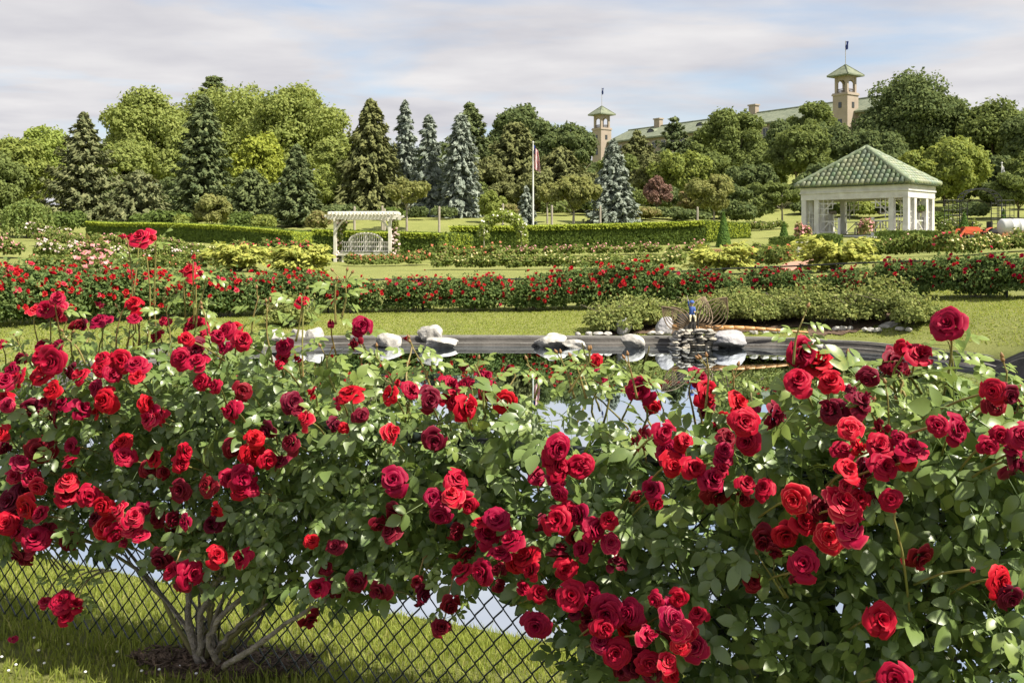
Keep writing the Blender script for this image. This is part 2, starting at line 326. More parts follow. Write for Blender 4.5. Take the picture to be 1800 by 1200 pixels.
CP += [(-60, 95, 4.2), (-25, 95, 4.5), (0, 95, 5.0), (30, 95, 5.6), (60, 95, 6), (-90, 130, 6), (-30, 130, 7), (10, 140, 9), (45, 140, 11), (90, 130, 11), (20, 200, 17), (60, 190, 18), (100, 200, 18), (-60, 220, 10), (30, 270, 18), (80, 270, 19), (-200, 400, 16), (0, 450, 20), (250, 400, 20), (-300, 100, 5), (300, 100, 10), (-250, -50, 0), (250, -50, 3), (0, -100, 0)]
CP = np.array([list(c) for c in CP])
_D = np.linalg.norm(CP[:, None, :2] - CP[None, :, :2], axis=2)
_n = len(CP); _A = np.zeros((_n + 3, _n + 3)); _A[:_n, :_n] = -_D - np.eye(_n) * .05; _A[:_n, _n] = 1; _A[:_n, _n + 1:] = CP[:, :2]; _A[_n, :_n] = 1; _A[_n + 1:, :_n] = CP[:, :2].T
_W = np.linalg.solve(_A, np.concatenate([CP[:, 2], [0, 0, 0]]))
def ground(X, Y):
    X = np.asarray(X, float); Y = np.asarray(Y, float)
    z = np.full(X.shape, _W[_n]) + _W[_n + 1] * X + _W[_n + 2] * Y
    for i in range(_n): z = z - _W[i] * np.hypot(X - CP[i, 0], Y - CP[i, 1])
    return z
def gz(x, y): return float(ground(np.array([x]), np.array([y]))[0])
def gp(px, d, dz=0):          # a point on the ground in photo column px at depth d
    x = (px - 900) / F * d; return (x, d, gz(x, d) + dz)
xs = np.unique(np.concatenate([np.arange(-700, -60, 40), np.arange(-60, -16, 2), np.arange(-16, 16, .25), np.arange(16, 60, 2), np.arange(60, 701, 40)]))
ys = np.unique(np.concatenate([np.arange(-120, 0, 8), np.arange(0, 31, .25), np.arange(31, 96, 1), np.arange(96, 300, 8), np.arange(300, 1300, 60)]))
GX, GY = np.meshgrid(xs, ys); SDm, QX, QY = sdist(GX, GY)
snap = np.abs(SDm) < .14
GX = np.where(snap, QX, GX); GY = np.where(snap, QY, GY)
GZ = ground(GX, GY)
GZ = np.where((SDm < 0) & ~snap, -1.1, GZ)
nx, ny = len(xs), len(ys)
idx = np.arange(nx * ny).reshape(ny, nx)
tq = np.stack([idx[:-1, :-1], idx[:-1, 1:], idx[1:, 1:], idx[1:, :-1]], -1).reshape(-1, 4)
go = obj('ground', np_mesh('ground', np.stack([GX, GY, GZ], -1).reshape(-1, 3), tq, mats=[M['lawn']], smooth=True)); tag(go, 'mown green lawn rolling up from the pond', None, kind='structure')
# water sheet inside the pond outline
wc = POND.mean(0); wv = np.concatenate([[[wc[0], wc[1], WATER_Z]], np.c_[POND + (POND - wc) * .004, np.full(len(POND), WATER_Z)]])
wt = [(0, i + 1, (i + 1) % len(POND) + 1) for i in range(len(POND))]
tag(obj('pond_water', np_mesh('pond_water', wv, T=wt, mats=[M['water']])), 'still pond water mirroring bank and sky', kind='structure')
# curb: stepped grey edging round the far and right sides
mb = MB(); mb2 = MB()
sel = [p for p in POND if p[1] > 8.5 or p[0] > 5.5]
i0 = max(range(len(POND)), key=lambda i: np.linalg.norm(POND[i] - POND[i - 1]) * 0 + (0 if (POND[i][1] > 8.5 or POND[i][0] > 5.5) else 1) * (1 if (POND[(i + 1) % len(POND)][1] > 8.5 or POND[(i + 1) % len(POND)][0] > 5.5) else 0))
ring = []
k = (i0 + 1) % len(POND)
while POND[k][1] > 8.5 or POND[k][0] > 5.5:
    ring.append(POND[k]); k = (k + 1) % len(POND)
    if len(ring) > len(POND): break
ring = np.array(ring); tg = unit(np.gradient(ring, axis=0)); nrm = np.c_[tg[:, 1], -tg[:, 0]]
cen = wc - ring
nrm *= np.sign((nrm * -cen).sum(1))[:, None]      # outward
edgez = ground(ring[:, 0], ring[:, 1])
def strip(prof, mat, name, parent=None):
    V = []; k = len(prof)
    for p, n_, ez in zip(ring, nrm, edgez):
        for o_, dz, absz in prof: V.append((p[0] + n_[0] * o_, p[1] + n_[1] * o_, absz if absz is not None else ez + dz))
    Q = [(i * k + j, i * k + j + 1, (i + 1) * k + j + 1, (i + 1) * k + j) for i in range(len(ring) - 1) for j in range(k - 1)]
    return obj(name, np_mesh(name, V, Q, mats=[mat]), parent)
cb = strip([(.40, -.05, None), (.38, .05, None), (.10, .045, None), (.08, -.02, None)], M['curb'], 'pond_curb'); tag(cb, 'grey concrete edging curving round the far side of the pond', kind='structure')
strip([(.09, .022, None), (-.015, .02, None), (-.03, -.03, None), (-.07, -.07, None)], M['liner'], 'liner', cb)
strip([(-.065, -.066, None), (-.075, -.062, None), (-.12, -.066, None), (-.125, -.08, None)], M['curb'], 'ledge', cb)
strip([(-.12, -.075, None), (-.14, -.11, None), (-.2, -.14, None), (-.36, 0, WATER_Z - .3)], M['liner'], 'liner', cb)

# ------------------------------------------------------------------ foliage generators
def quads(C, Nm, size, T=None, aspect=1.5, bend=.18):
    n = len(C); size = np.broadcast_to(size, (n,))[:, None]
    if T is None: T = rng.normal(size=(n, 3))
    T = unit(T - Nm * (T * Nm).sum(1, keepdims=True)); Bv = np.cross(Nm, T)
    a = T * size * aspect * .5; b = Bv * size * .5; up = Nm * size * bend
    V = np.stack([C - a, C - a * .1 + b - up, C + a, C - a * .1 - b - up], 1).reshape(-1, 3)
    return V, np.arange(n * 4).reshape(n, 4)
def qmesh(name, parts, mat):
    V = []; Q = []; k = 0
    for v, q in parts: V.append(v); Q.append(q + k); k += len(v)
    return np_mesh(name, np.concatenate(V), np.concatenate(Q), mats=[mat])
def ball(n): return unit(rng.normal(size=(n, 3)))
def decid_crown(hw, h, nlobe, nleaf, leaf, flat=1.0, droop=0.0):
    """leaf faces on uneven lobes that fill an egg; base of crown at z=0, top about h"""
    cen = []
    while len(cen) < nlobe:
        p = rng.uniform(-1, 1, 3); r = np.linalg.norm(p)
        if .35 < r < .86 or (r <= .35 and rng.random() < .2):
            taper = 1 - .25 * max(p[2], 0) ** 2
            cen.append((p[0] * hw * .82 * taper, p[1] * hw * .82 * taper, h * (.48 + .42 * p[2])))
    cen = np.array(cen); rad = rng.uniform(.13, .31, nlobe) * min(hw, h * .6) * (1.0 if nlobe > 14 else 1.2)
    w_ = rad ** 2; ct = np.maximum((nleaf * w_ / w_.sum()).astype(int), 20); P = []; S = []
    for c, r, k in zip(cen, rad, ct):
        d = ball(int(k * 1.25)); d = d[(d[:, 2] > -.55) | (rng.random(len(d)) < .35)]
        rr = r * (1 + .32 * np.sin(d[:, 0] * 5 + c[0]) * np.sin(d[:, 1] * 6 + c[1]) * np.sin(d[:, 2] * 5)) * rng.uniform(.7, 1.16, len(d)) 
        q = c + d * rr[:, None] * np.array([1, 1, .85 * flat]); q[:, 2] -= droop * rng.random(len(d)) * r
        P.append(q); S.append(d)
    P = np.concatenate(P); S = np.concatenate(S)
    Nm = unit(S * .8 + rng.normal(size=P.shape) * .55 + np.array([0, 0, .3]))
    return quads(P, Nm, leaf * rng.uniform(.7, 1.35, len(P)))
def trunk_mesh(h, r, crown_h, hw, nl=5, name='trunk', mat=None, lean=0):
    mb = MB(); top = h + crown_h * .55
    mb.tube(smoothpath([(0, 0, -.3), (lean * .3, 0, h * .5), (lean * .5, .02 * h, h), (lean, 0, top)], 8), [r * 1.25, r * 1.05, r, r * .9, r * .75, r * .6, r * .4, r * .15], 8)
    for i in range(nl):
        a = 2 * math.pi * i / nl + rng.random(); z0 = h * (.75 + .4 * rng.random()); e = hw * (.45 + .3 * rng.random())
        mb.tube(smoothpath([(lean * .4, 0, z0), (math.cos(a) * e * .4, math.sin(a) * e * .4, z0 + crown_h * .2), (math.cos(a) * e, math.sin(a) * e, z0 + crown_h * (.35 + .25 * rng.random()))], 5), [r * .5, r * .4, r * .3, r * .2, r * .08], 6)
    return mb.mesh(name, mat or M['bark'], True)
def decid(px, d, top, hw, mat, label, name='broadleaf_tree', base=None, leaf=.34, nlobe=30, nleaf=13000, trunk_h=None, group=None, bark='bark', flat=1.0, cat='tree'):
    x, y, z = gp(px, d); H = CAM_Z + (HOR - top) / F * d - z; W = hw / F * d
    th = H * .12 if trunk_h is None else trunk_h
    r = empty(name, (x, y, z), rng.random() * 6); tag(r, label, cat, group)
    ch = H - th
    c = obj('crown', qmesh('crown', [decid_crown(W * 1.16, ch * 1.07, int(nlobe * 1.9), int(nleaf * 1.8), leaf * .74, flat)], M[mat]), r); c.location = (0, 0, th)
    obj('trunk', trunk_mesh(th, max(.05, H * .022), ch, W, mat=M[bark]), r)
    return r
def conifer_crown(hw, h, whorls, nb, seg, per, leaf, droop=.35, power=.85, z0=.04, bare=0, upt=.12, rag=.38, hang=0.0):
    P = []; T = []; Nn = []; S = []
    for i in range(whorls):
        f = (i + rng.random() * .8) / whorls; zf = z0 + (1 - z0) * f ** 1.05
        Lm = hw * (1 - zf) ** power + hw * .045
        for j in range(nb):
            a = 2 * math.pi * (j + rng.random() * .9) / nb + i * 1.3; Lb = Lm * (1 - rag + 2 * rag * rng.random() * .9)
            dx, dy = math.cos(a), math.sin(a)
            t = np.repeat(np.linspace(.22 if bare == 0 else bare, 1, seg), per); k = len(t)
            side = rng.normal(size=k) * Lb * .12 * (1.15 - t)
            zz = zf * h - droop * Lb * t + upt * Lb * t ** 3 * 2 + rng.normal(size=k) * leaf * .25 - hang * rng.random(k) * Lb * .35
            p = np.stack([dx * t * Lb - dy * side, dy * t * Lb + dx * side, zz], 1)
            P.append(p); T.append(np.tile([dx, dy, -droop * .8 - hang * 1.5], (k, 1)) + rng.normal(size=(k, 3)) * .45); Nn.append(np.tile([dx * .55, dy * .55, .8], (k, 1)) + rng.normal(size=(k, 3)) * .35); S.append(np.full(k, leaf))
    P = np.concatenate(P); S = np.concatenate(S) * rng.uniform(.7, 1.35, len(P))
    return quads(P, unit(np.concatenate(Nn)), S, np.concatenate(T), aspect=1.9)
def conifer(px, d, top, hw, mat, label, name='spruce_tree', whorls=26, nb=9, seg=6, per=4, leaf=.34, group=None, bark='bark', **kw):
    x, y, z = gp(px, d); H = CAM_Z + (HOR - top) / F * d - z; W = hw / F * d
    r = empty(name, (x, y, z), rng.random() * 6); tag(r, label, 'tree', group)
    obj('crown', qmesh('crown', [conifer_crown(W, H, whorls, nb, seg, int(per * 1.8), leaf * .72, **kw)], M[mat]), r)
    mb = MB(); mb.tube([(0, 0, -.3), (0, 0, H * .5), (0, 0, H * .97)], [H * .018, H * .011, .02], 8); mb.build('trunk', M[bark], r, True)
    return r
def clump(hw, hd, h, n, leaf, nl=7, spiky=0.0, low=.0):
    """low bush: leaf faces on a few lobes sitting on the ground"""
    cen = np.c_[rng.uniform(-.6, .6, nl) * hw, rng.uniform(-.6, .6, nl) * hd, rng.uniform(.35, .68, nl) * h]
    k = rng.integers(0, nl, n); d = ball(n); d[:, 2] = np.where(d[:, 2] < -.4, -d[:, 2], d[:, 2])
    rr = rng.uniform(.65, 1.1, n)[:, None]
    P = cen[k] + d * rr * np.array([hw * .48, hd * .48, h * .36]); P[:, 2] = np.maximum(P[:, 2], low)
    if spiky:
        u = rng.random(n) < .12; P[u, 2] += rng.random(u.sum()) * spiky * h
    Nm = unit(d * .7 + rng.normal(size=d.shape) * .6 + np.array([0, 0, .35]))
    return P, Nm, quads(P, Nm, leaf * rng.uniform(.65, 1.4, n))

# ------------------------------------------------------------------ distant hotel on the hill
HS = np.array([23.4, 260.0]); HE = np.array([65.9, 200.0]); hd = unit(HE - HS); hn = np.array([-hd[1], hd[0]]) * -1   # hn faces the garden
if hn @ -HS < 0: hn = -hn
hl = np.linalg.norm(HE - HS)
hrz = math.atan2(hd[1], hd[0])
hot = empty('hotel', (HS[0], HS[1], 0), hrz); tag(hot, 'long beige hotel with green tiled roof on the wooded hill', 'building')
# local axes: x along wing toward the near tower, y into the building (away from garden) or toward it
ysgn = 1 if (np.array([-hd[1], hd[0]]) @ hn) < 0 else -1     # local +y * ysgn = away from the garden
RZ, EZ = 30.7, 27.4
def hp(x, y, z): return (x, y * ysgn, z)
def hquad(mb, pts): mb.add([hp(*p) for p in pts], [(0, 1, 2, 3)])
mb = MB(); mb.box(hp(hl / 2 + 6, 6, 19.5), (hl + 14, 12, 15.6)); mb.build('wall', M['stuccopink'], hot)
mb = MB(); x0, x1 = 1.5, hl + 15
mb.add([hp(x0, -1, EZ), hp(x1, -1, EZ), hp(x1 - 6, 6, RZ), hp(x0 + 1, 6, RZ), hp(x0, 13, EZ), hp(x1, 13, EZ), hp(x0, -1, EZ - .35), hp(x1, -1, EZ - .35), hp(x0, 13, EZ - .35), hp(x1, 13, EZ - .35)],
       [(0, 1, 2, 3), (3, 2, 5, 4), (0, 1, 7, 6), (4, 5, 9, 8), (6, 7, 9, 8), (1, 5, 9, 7)], [(1, 5, 2), (0, 3, 4)])
roof = mb.build('roof', M['hotelroof'], hot)
mb = MB(); mb.tube([hp(x0 + 1, 6, RZ + .05), hp(x1 - 6, 6, RZ + .05)], .22, 6); mb.build('ridge', M['hotelroof'], roof)
for xx in (13.5, 44):
    mb = MB(); mb.box(hp(xx, 6, RZ + .6), (1.9, 1.2, 2.2)); mb.box(hp(xx, 6, RZ + 1.85), (2.3, 1.6, .3)); mb.build('chimney', M['stucco'], roof)
for xx in (14.5, 31):
    mb = MB(); mb.add([hp(xx + 1.3 * math.cos(a), -1 + 3.4, EZ + 1.55 + .85 * math.sin(a)) for a in np.linspace(0, math.pi, 9)] + [hp(xx + 1.1 * math.cos(a), -1 + 7, EZ + 2.35 + .55 * math.sin(a)) for a in np.linspace(0, math.pi, 9)], [(i, i + 1, i + 10, i + 9) for i in range(8)])
    dm = mb.build('dormer', M['hotelroof'], roof)
    mb = MB(); mb.add([hp(xx + 1.0 * math.cos(a), -1 + 3.36, EZ + 1.55 + .65 * math.sin(a)) for a in np.linspace(0, math.pi, 9)], T=[(0, i, i + 1) for i in range(1, 8)]); mb.build('pane', M['glass'], dm)
for xx in np.arange(3, hl + 13, 3.1):
    for zz in (25.4, 22.2):
        mb = MB(); mb.box(hp(xx, -.06, zz), (1.5, .14, 1.9)); wn = mb.build('window', M['white'], hot)
        for sx in (-.36, .36):
            mb = MB(); mb.box(hp(xx + sx, -.15, zz), (.6, .06, 1.65)); mb.build('pane', M['glass'], wn)
def tower(x, label, flagc):
    s = 3.4; loc = HS + hd * x
    r = empty('hotel_tower', (loc[0], loc[1], 0), hrz); tag(r, label, 'tower', 'hotel towers')
    yc = -1.2
    def b(mb, dx, dy, z, sx, sy, sz): mb.box(hp(dx, yc + dy, z), (sx, sy, sz))
    mb = MB(); b(mb, 0, 0, 22.2, s, s, 16.6); mb.build('shaft', M['stucco'], r)
    mb = MB(); b(mb, 0, 0, 30.65, s + .35, s + .35, .3); b(mb, 0, 0, 30.9, s + .15, s + .15, .2); mb.build('cornice', M['stucco'], r)
    for dx, dy, sx, sy in ((0, -s / 2 - .02, .7, .12), (s / 2 + .02, 0, .12, .7), (-s / 2 - .02, 0, .12, .7)):
        mb = MB(); b(mb, dx, dy, 28.6, sx, sy, 1.1); mb.build('window', M['glass'], r)
        mb = MB(); b(mb, dx, dy, 25.0, sx * 1.3, sy, 1.7); mb.build('window', M['glass'], r)
    lw = 2.9
    for sx in (-1, 1):
        for sy in (-1, 1):
            mb = MB(); b(mb, sx * (lw / 2 - .25), sy * (lw / 2 - .25), 32.5, .5, .5, 3.0); mb.build('pier', M['stucco'], r)
    # arch heads on the four sides
    for k in range(4):
        mb = MB(); hw_ = lw / 2 - .5; pts = []
        ang = np.linspace(0, math.pi, 11); zb = 32.6
        up = [(hw_ * math.cos(a), zb + hw_ * .95 * math.sin(a)) for a in ang]; tp = [(hw_ * math.cos(a), 34.05) for a in ang]
        for off in (-.16, .16):
            for u, v in up: pts.append((u, lw / 2 - .24 + off, v))
            for u, v in tp: pts.append((u, lw / 2 - .24 + off, v))
        Q = [(i, i + 1, 12 + i, 11 + i) for i in range(10)] + [(22 + i, 22 + i + 1, 34 + i, 33 + i) for i in range(10)] + [(i, i + 1, 23 + i, 22 + i) for i in range(10)]
        c, s_ = math.cos(k * math.pi / 2), math.sin(k * math.pi / 2)
        mb.add([hp(a * c - bb * s_, yc + a * s_ + bb * c, z) for a, bb, z in pts], Q); mb.build('arch', M['stucco'], r)
        mb = MB(); a_ = np.array([(-hw_, lw / 2 - .2, 31.55), (hw_, lw / 2 - .2, 31.55)])
        for zz in (31.25, 31.75):
            p = [hp(a * c - bb * s_, yc + a * s_ + bb * c, zz) for a, bb, _ in a_]; mb.tube(p, .06, 5)
        for u in np.linspace(-hw_, hw_, 7):
            mb.tube([hp(u * c - (lw / 2 - .2) * s_, yc + u * s_ + (lw / 2 - .2) * c, zz) for zz in (30.95, 31.75)], .04, 5)
        mb.build('railing', M['darkwood'], r)
    mb = MB(); b(mb, 0, 0, 34.15, lw + .2, lw + .2, .25); mb.build('ceiling', M['stucco'], r)
    e = 2.5
    mb = MB(); mb.add([hp(a * e, yc + bb * e, 34.2) for a, bb in ((-1, -1), (1, -1), (1, 1), (-1, 1))] + [hp(a * (e + .02), yc + bb * (e + .02), 34.42) for a, bb in ((-1, -1), (1, -1), (1, 1), (-1, 1))] + [hp(0, yc, 36.6)], [(0, 1, 5, 4), (1, 2, 6, 5), (2, 3, 7, 6), (3, 0, 4, 7), (0, 3, 2, 1)], [(4, 5, 8), (5, 6, 8), (6, 7, 8), (7, 4, 8)])
    rf = mb.build('roof', M['hotelroof'], r)
    mb = MB()
    for a, bb in ((-1, -1), (1, -1), (1, 1), (-1, 1)): mb.tube([hp(a * e, yc + bb * e, 34.45), hp(0, yc, 36.65)], .1, 5)
    mb.build('hip_ridge', M['hotelroof'], rf)
    mb = MB(); mb.tube([hp(0, yc, 36.5), hp(0, yc, 41.2)], .055, 6); mb.build('flagpole', M['post'], r)
    mb = MB(); V = []
    for i in range(7):
        for j in range(3): V.append(hp(.06 + j * .28 + .1 * math.sin(i), yc + .12 * math.sin(i * 1.3 + j), 41.1 - i * .27))
    mb.add(V, [(i * 3 + j, i * 3 + j + 1, i * 3 + j + 4, i * 3 + j + 3) for i in range(6) for j in range(2)]); mb.build('flag', M['flagblue'], r)
    return r
tower(0.5, 'beige bell tower at the far end of the hotel, left of the long roof', 0); tower(hl, 'beige bell tower nearer the dark oak, taller over the hotel roof', 0)

# ------------------------------------------------------------------ trees behind the garden
decid(262, 110, 150, 88, 'plane', 'olive green plane tree at left end of the great domed crown', nleaf=16000, nlobe=38)
decid(395, 116, 138, 108, 'plane', 'tallest middle plane tree of the great domed crown', nleaf=18000, nlobe=42)
decid(520, 110, 145, 96, 'plane', 'olive green plane tree at right end of the great domed crown', nleaf=17000, nlobe=40)
conifer(375, 135, 128, 42, 'pine', 'dark pine top poking above the domed plane trees', 'pine_tree', whorls=22, leaf=.55, power=.5, rag=.4)
decid(75, 88, 205, 56, 'birch', 'thin airy birch beside the bare-topped fir', nleaf=5200, nlobe=34, leaf=.24, bark='palebark', trunk_h=1.2)
decid(30, 82, 240, 62, 'lime', 'bright leafy tree at the left edge', trunk_h=.4, nleaf=9000, nlobe=22, leaf=.28)
decid(-15, 74, 262, 66, 'decid', 'feathery green tree cut by the left edge', nleaf=8000, nlobe=22, leaf=.25)
decid(190, 118, 235, 40, 'deciddark', 'dark pine-like tree between fir and plane tree', nleaf=6000, nlobe=22)
conifer(148, 76, 200, 88, 'fir', 'grey green fir with a thin open top and bare upper trunk', 'fir_tree', whorls=24, nb=8, seg=7, per=4, leaf=.34, droop=.22, power=.95, upt=.12, rag=.35, bark='palebark')
conifer(245, 74, 300, 66, 'fir', 'broad low fir between the two tall dark conifers', 'fir_tree', whorls=18, nb=9, leaf=.33, droop=.2, power=.7)
conifer(357, 80, 165, 62, 'spruce', 'tall dark dense spruce before the plane trees', whorls=30, nb=10, seg=6, per=4, leaf=.38, droop=.3, power=.75)
decid(452, 86, 232, 58, 'yellowgreen', 'glowing yellow green maple between dark spruces', nleaf=10000, nlobe=26, leaf=.28)
conifer(440, 73, 300, 55, 'pine', 'mid green cypress below the yellow maple', 'cypress_tree', whorls=18, nb=9, leaf=.3, droop=.1, power=.6)
conifer(522, 70, 256, 44, 'spruce', 'small dark blue green pine right of yellow maple', 'pine_tree', whorls=22, nb=9, leaf=.3, droop=.15, power=.75)
decid(572, 82, 290, 40, 'lime', 'light green tree beside the drooping brown green spruce', nleaf=6000, nlobe=18, leaf=.26)
decid(372, 66, 340, 34, 'cherry', 'small pale twiggy shrub tree behind the hedge end', nleaf=3000, nlobe=14, leaf=.2, trunk_h=.6)
conifer(652, 82, 174, 78, 'norway', 'big drooping brown green spruce behind the pergola', whorls=32, nb=10, seg=7, per=4, leaf=.38, droop=.45, power=.8, hang=.6, rag=.35)
conifer(712, 92, 178, 30, 'blue', 'thin spire-like blue spruce, farthest of the three', whorls=30, nb=7, seg=5, per=4, leaf=.36, droop=.6, power=.55, rag=.45, hang=.3)
conifer(754, 80, 202, 34, 'blue', 'narrow blue spruce, middle one of the three in a row', whorls=30, nb=8, seg=5, per=4, leaf=.33, droop=.6, power=.6, rag=.4, hang=.3)
conifer(810, 78, 200, 38, 'blue', 'fullest and rightmost of the three narrow blue spruces', whorls=32, nb=9, seg=5, per=4, leaf=.33, droop=.6, power=.5, rag=.35, hang=.3)
conifer(826, 100, 182, 62, 'pine', 'olive green conifer close behind the fullest blue spruce', 'pine_tree', whorls=26, nb=9, leaf=.42, droop=.2, power=.7)
decid(915, 118, 184, 58, 'deciddark', 'dark rounded oak standing left of the flagpole', nleaf=11000, nlobe=30, leaf=.36)
conifer(905, 96, 215, 70, 'norway', 'broad olive conifer behind the rose arch', 'pine_tree', whorls=24, nb=10, leaf=.42, droop=.25, power=.6)
decid(1000, 112, 215, 55, 'deciddark', 'dark oak between the flagpole and far hotel tower', nleaf=10000, nlobe=26, leaf=.34)
conifer(985, 90, 262, 70, 'norway', 'wide brown green conifer right behind the flagpole', 'pine_tree', whorls=22, nb=9, leaf=.38, droop=.2, power=.55)
conifer(1120, 118, 232, 50, 'norway', 'olive conifer pair top standing before the hotel roof', 'pine_tree', whorls=22, nb=9, leaf=.42, droop=.2, power=.7)
conifer(1185, 128, 208, 42, 'spruce', 'layered dark cedar before the hotel roof', 'cedar_tree', whorls=16, nb=9, leaf=.42, droop=.1, power=.55)
conifer(1078, 72, 248, 46, 'blue', 'broad silvery blue spruce right of the flagpole', whorls=26, nb=11, seg=7, per=4, leaf=.3, droop=.22, power=.85, upt=.1)
decid(1192, 98, 258, 56, 'lime', 'yellow green tree above the copper weeping tree', nleaf=10000, nlobe=26, leaf=.3)
decid(1155, 84, 308, 26, 'copper', 'bare purplish weeping tree below yellow green tree', nleaf=2500, nlobe=16, leaf=.18, trunk_h=.8)
decid(1288, 124, 184, 62, 'decid', 'pointed leafy tree rising over the hotel roof middle', nleaf=14000, nlobe=34, leaf=.34)
decid(1350, 112, 262, 55, 'decid', 'rounded green tree below the hotel windows', nleaf=9000, nlobe=26, leaf=.32)
decid(1428, 150, 176, 48, 'decid', 'round tree hugging the near hotel tower', nleaf=8000, nlobe=24, leaf=.42)
decid(1455, 118, 214, 55, 'deciddark', 'darker tree at the foot of the near tower', nleaf=9000, nlobe=26, leaf=.34)
decid(1400, 104, 215, 60, 'decid', 'leafy tree left of the gazebo roof', nleaf=10000, nlobe=28, leaf=.32, trunk_h=2)
decid(1600, 116, 130, 92, 'deciddark', 'tallest dark oak towering behind the gazebo', nleaf=19000, nlobe=46, leaf=.36)
decid(1530, 108, 222, 62, 'deciddark', 'dark spreading tree directly behind the gazebo roof', nleaf=11000, nlobe=30, leaf=.33)
decid(1668, 122, 165, 58, 'decid', 'green tree between the dark oak and the right edge', nleaf=9000, nlobe=26, leaf=.36)
decid(1745, 112, 168, 78, 'decid', 'large spreading green tree near the right edge', nleaf=15000, nlobe=38, leaf=.35)
decid(1835, 104, 190, 80, 'deciddark', 'dark tree cut by the right edge', nleaf=11000, nlobe=30, leaf=.34)
decid(1660, 84, 243, 78, 'lime', 'bright yellow green tree right of the gazebo', nleaf=15000, nlobe=34, leaf=.28)
decid(1790, 72, 300, 52, 'decid', 'bushy green tree behind the white water tank', nleaf=8000, nlobe=22, leaf=.25, trunk_h=.8)
decid(715, 66, 312, 46, 'cherry', 'small spreading cherry tree right of the pergola', nleaf=5000, nlobe=18, leaf=.19, trunk_h=1.7, bark='palebark')
decid(1008, 67, 303, 54, 'cherry', 'small spreading cherry tree left of the silvery blue spruce', nleaf=6000, nlobe=20, leaf=.19, trunk_h=1.5, bark='palebark')
decid(962, 72, 318, 30, 'cherry', 'thin young tree just right of the flagpole', nleaf=2600, nlobe=12, leaf=.19, trunk_h=1.4, bark='palebark')
decid(1255, 70, 300, 48, 'cherry', 'small spreading olive tree over the hedge end', nleaf=5500, nlobe=18, leaf=.19, trunk_h=1.5, bark='palebark')
decid(1375, 80, 318, 46, 'decid', 'low rounded ornamental tree left of the gazebo columns', nleaf=6000, nlobe=20, leaf=.2, trunk_h=1.2, bark='palebark', flat=.7)
conifer(925, 69, 326, 20, 'blue', 'tiny weeping blue conifer beside the flagpole', whorls=14, nb=6, seg=4, per=4, leaf=.2, droop=.9, power=.6, hang=.6)
decid(865, 72, 330, 26, 'lime', 'round light green shrub tree behind rose arch', nleaf=3000, nlobe=12, leaf=.19, trunk_h=.3)
for a in [(1240, 108, 262, 52, 'decid', 'green tree left of the hotel windows'), (1320, 98, 285, 48, 'deciddark', 'dark round tree below the pointed leafy tree'), (1265, 92, 312, 44, 'decid', 'low green tree above the third hedge end'), (1500, 96, 268, 52, 'decid', 'green tree touching the gazebo roof left slope'), (1440, 94, 290, 50, 'deciddark', 'dark tree above the gazebo left eave'), (1350, 90, 318, 46, 'decid', 'low tree left of the ornamental tree'), (1585, 96, 262, 54, 'deciddark', 'dark tree right of the gazebo apex'), (1740, 92, 268, 60, 'deciddark', 'dark tree behind the pale flag'), (1810, 88, 262, 50, 'decid', 'green tree above the water tank at the edge'), (1150, 100, 268, 46, 'norway', 'olive tree between silvery spruce and yellow green tree'), (1095, 104, 262, 44, 'decid', 'green tree behind the silvery blue spruce'), (590, 96, 232, 46, 'plane', 'olive tree between plane trees and drooping spruce'), (330, 100, 232, 60, 'plane', 'lower plane tree behind the dark spruce'), (215, 96, 242, 44, 'plane', 'lower plane tree behind the broad low fir'), (850, 92, 272, 52, 'norway', 'low olive tree behind the round light shrub'), (770, 100, 268, 60, 'deciddark', 'dark tree filling between the narrow blue spruces'), (110, 98, 262, 50, 'decid', 'green tree behind the bare-topped fir'), (690, 98, 262, 44, 'deciddark', 'dark tree between drooping spruce and blue spire'), (940, 84, 300, 48, 'norway', 'low olive tree left of the flagpole foot'), (1050, 88, 300, 44, 'norway', 'low olive tree left of the silvery spruce')]:
    decid(*a[:6], nleaf=7500, nlobe=22, leaf=.3)
# weeping tree at left
x, y, z = gp(48, 62)
wr = empty('weeping_tree', (x, y, z)); tag(wr, 'weeping green tree trailing to the lawn at far left', 'tree')
P = []
for i in range(150):
    a = rng.random() * 6.28; rr = rng.uniform(.1, 1.3); zt = 2.4 - .5 * rr; ln = rng.uniform(.8, 2.1)
    t = np.linspace(0, 1, 26); P.append(np.c_[math.cos(a) * (rr + .2 * t), math.sin(a) * (rr + .2 * t), np.maximum(zt - ln * t, .05)] + rng.normal(size=(26, 3)) * .05)
P = np.concatenate(P); obj('crown', qmesh('crown', [quads(P, unit(rng.normal(size=P.shape) + [0, -.5, .3]), .14, np.tile([0, 0, -1.0], (len(P), 1)) + rng.normal(size=P.shape) * .3)], M['weep']), wr)
mb = MB(); mb.tube([(0, 0, -.2), (.1, 0, 1.2), (0, 0, 2.2)], [.12, .09, .04], 7); mb.build('trunk', M['bark'], wr, True)
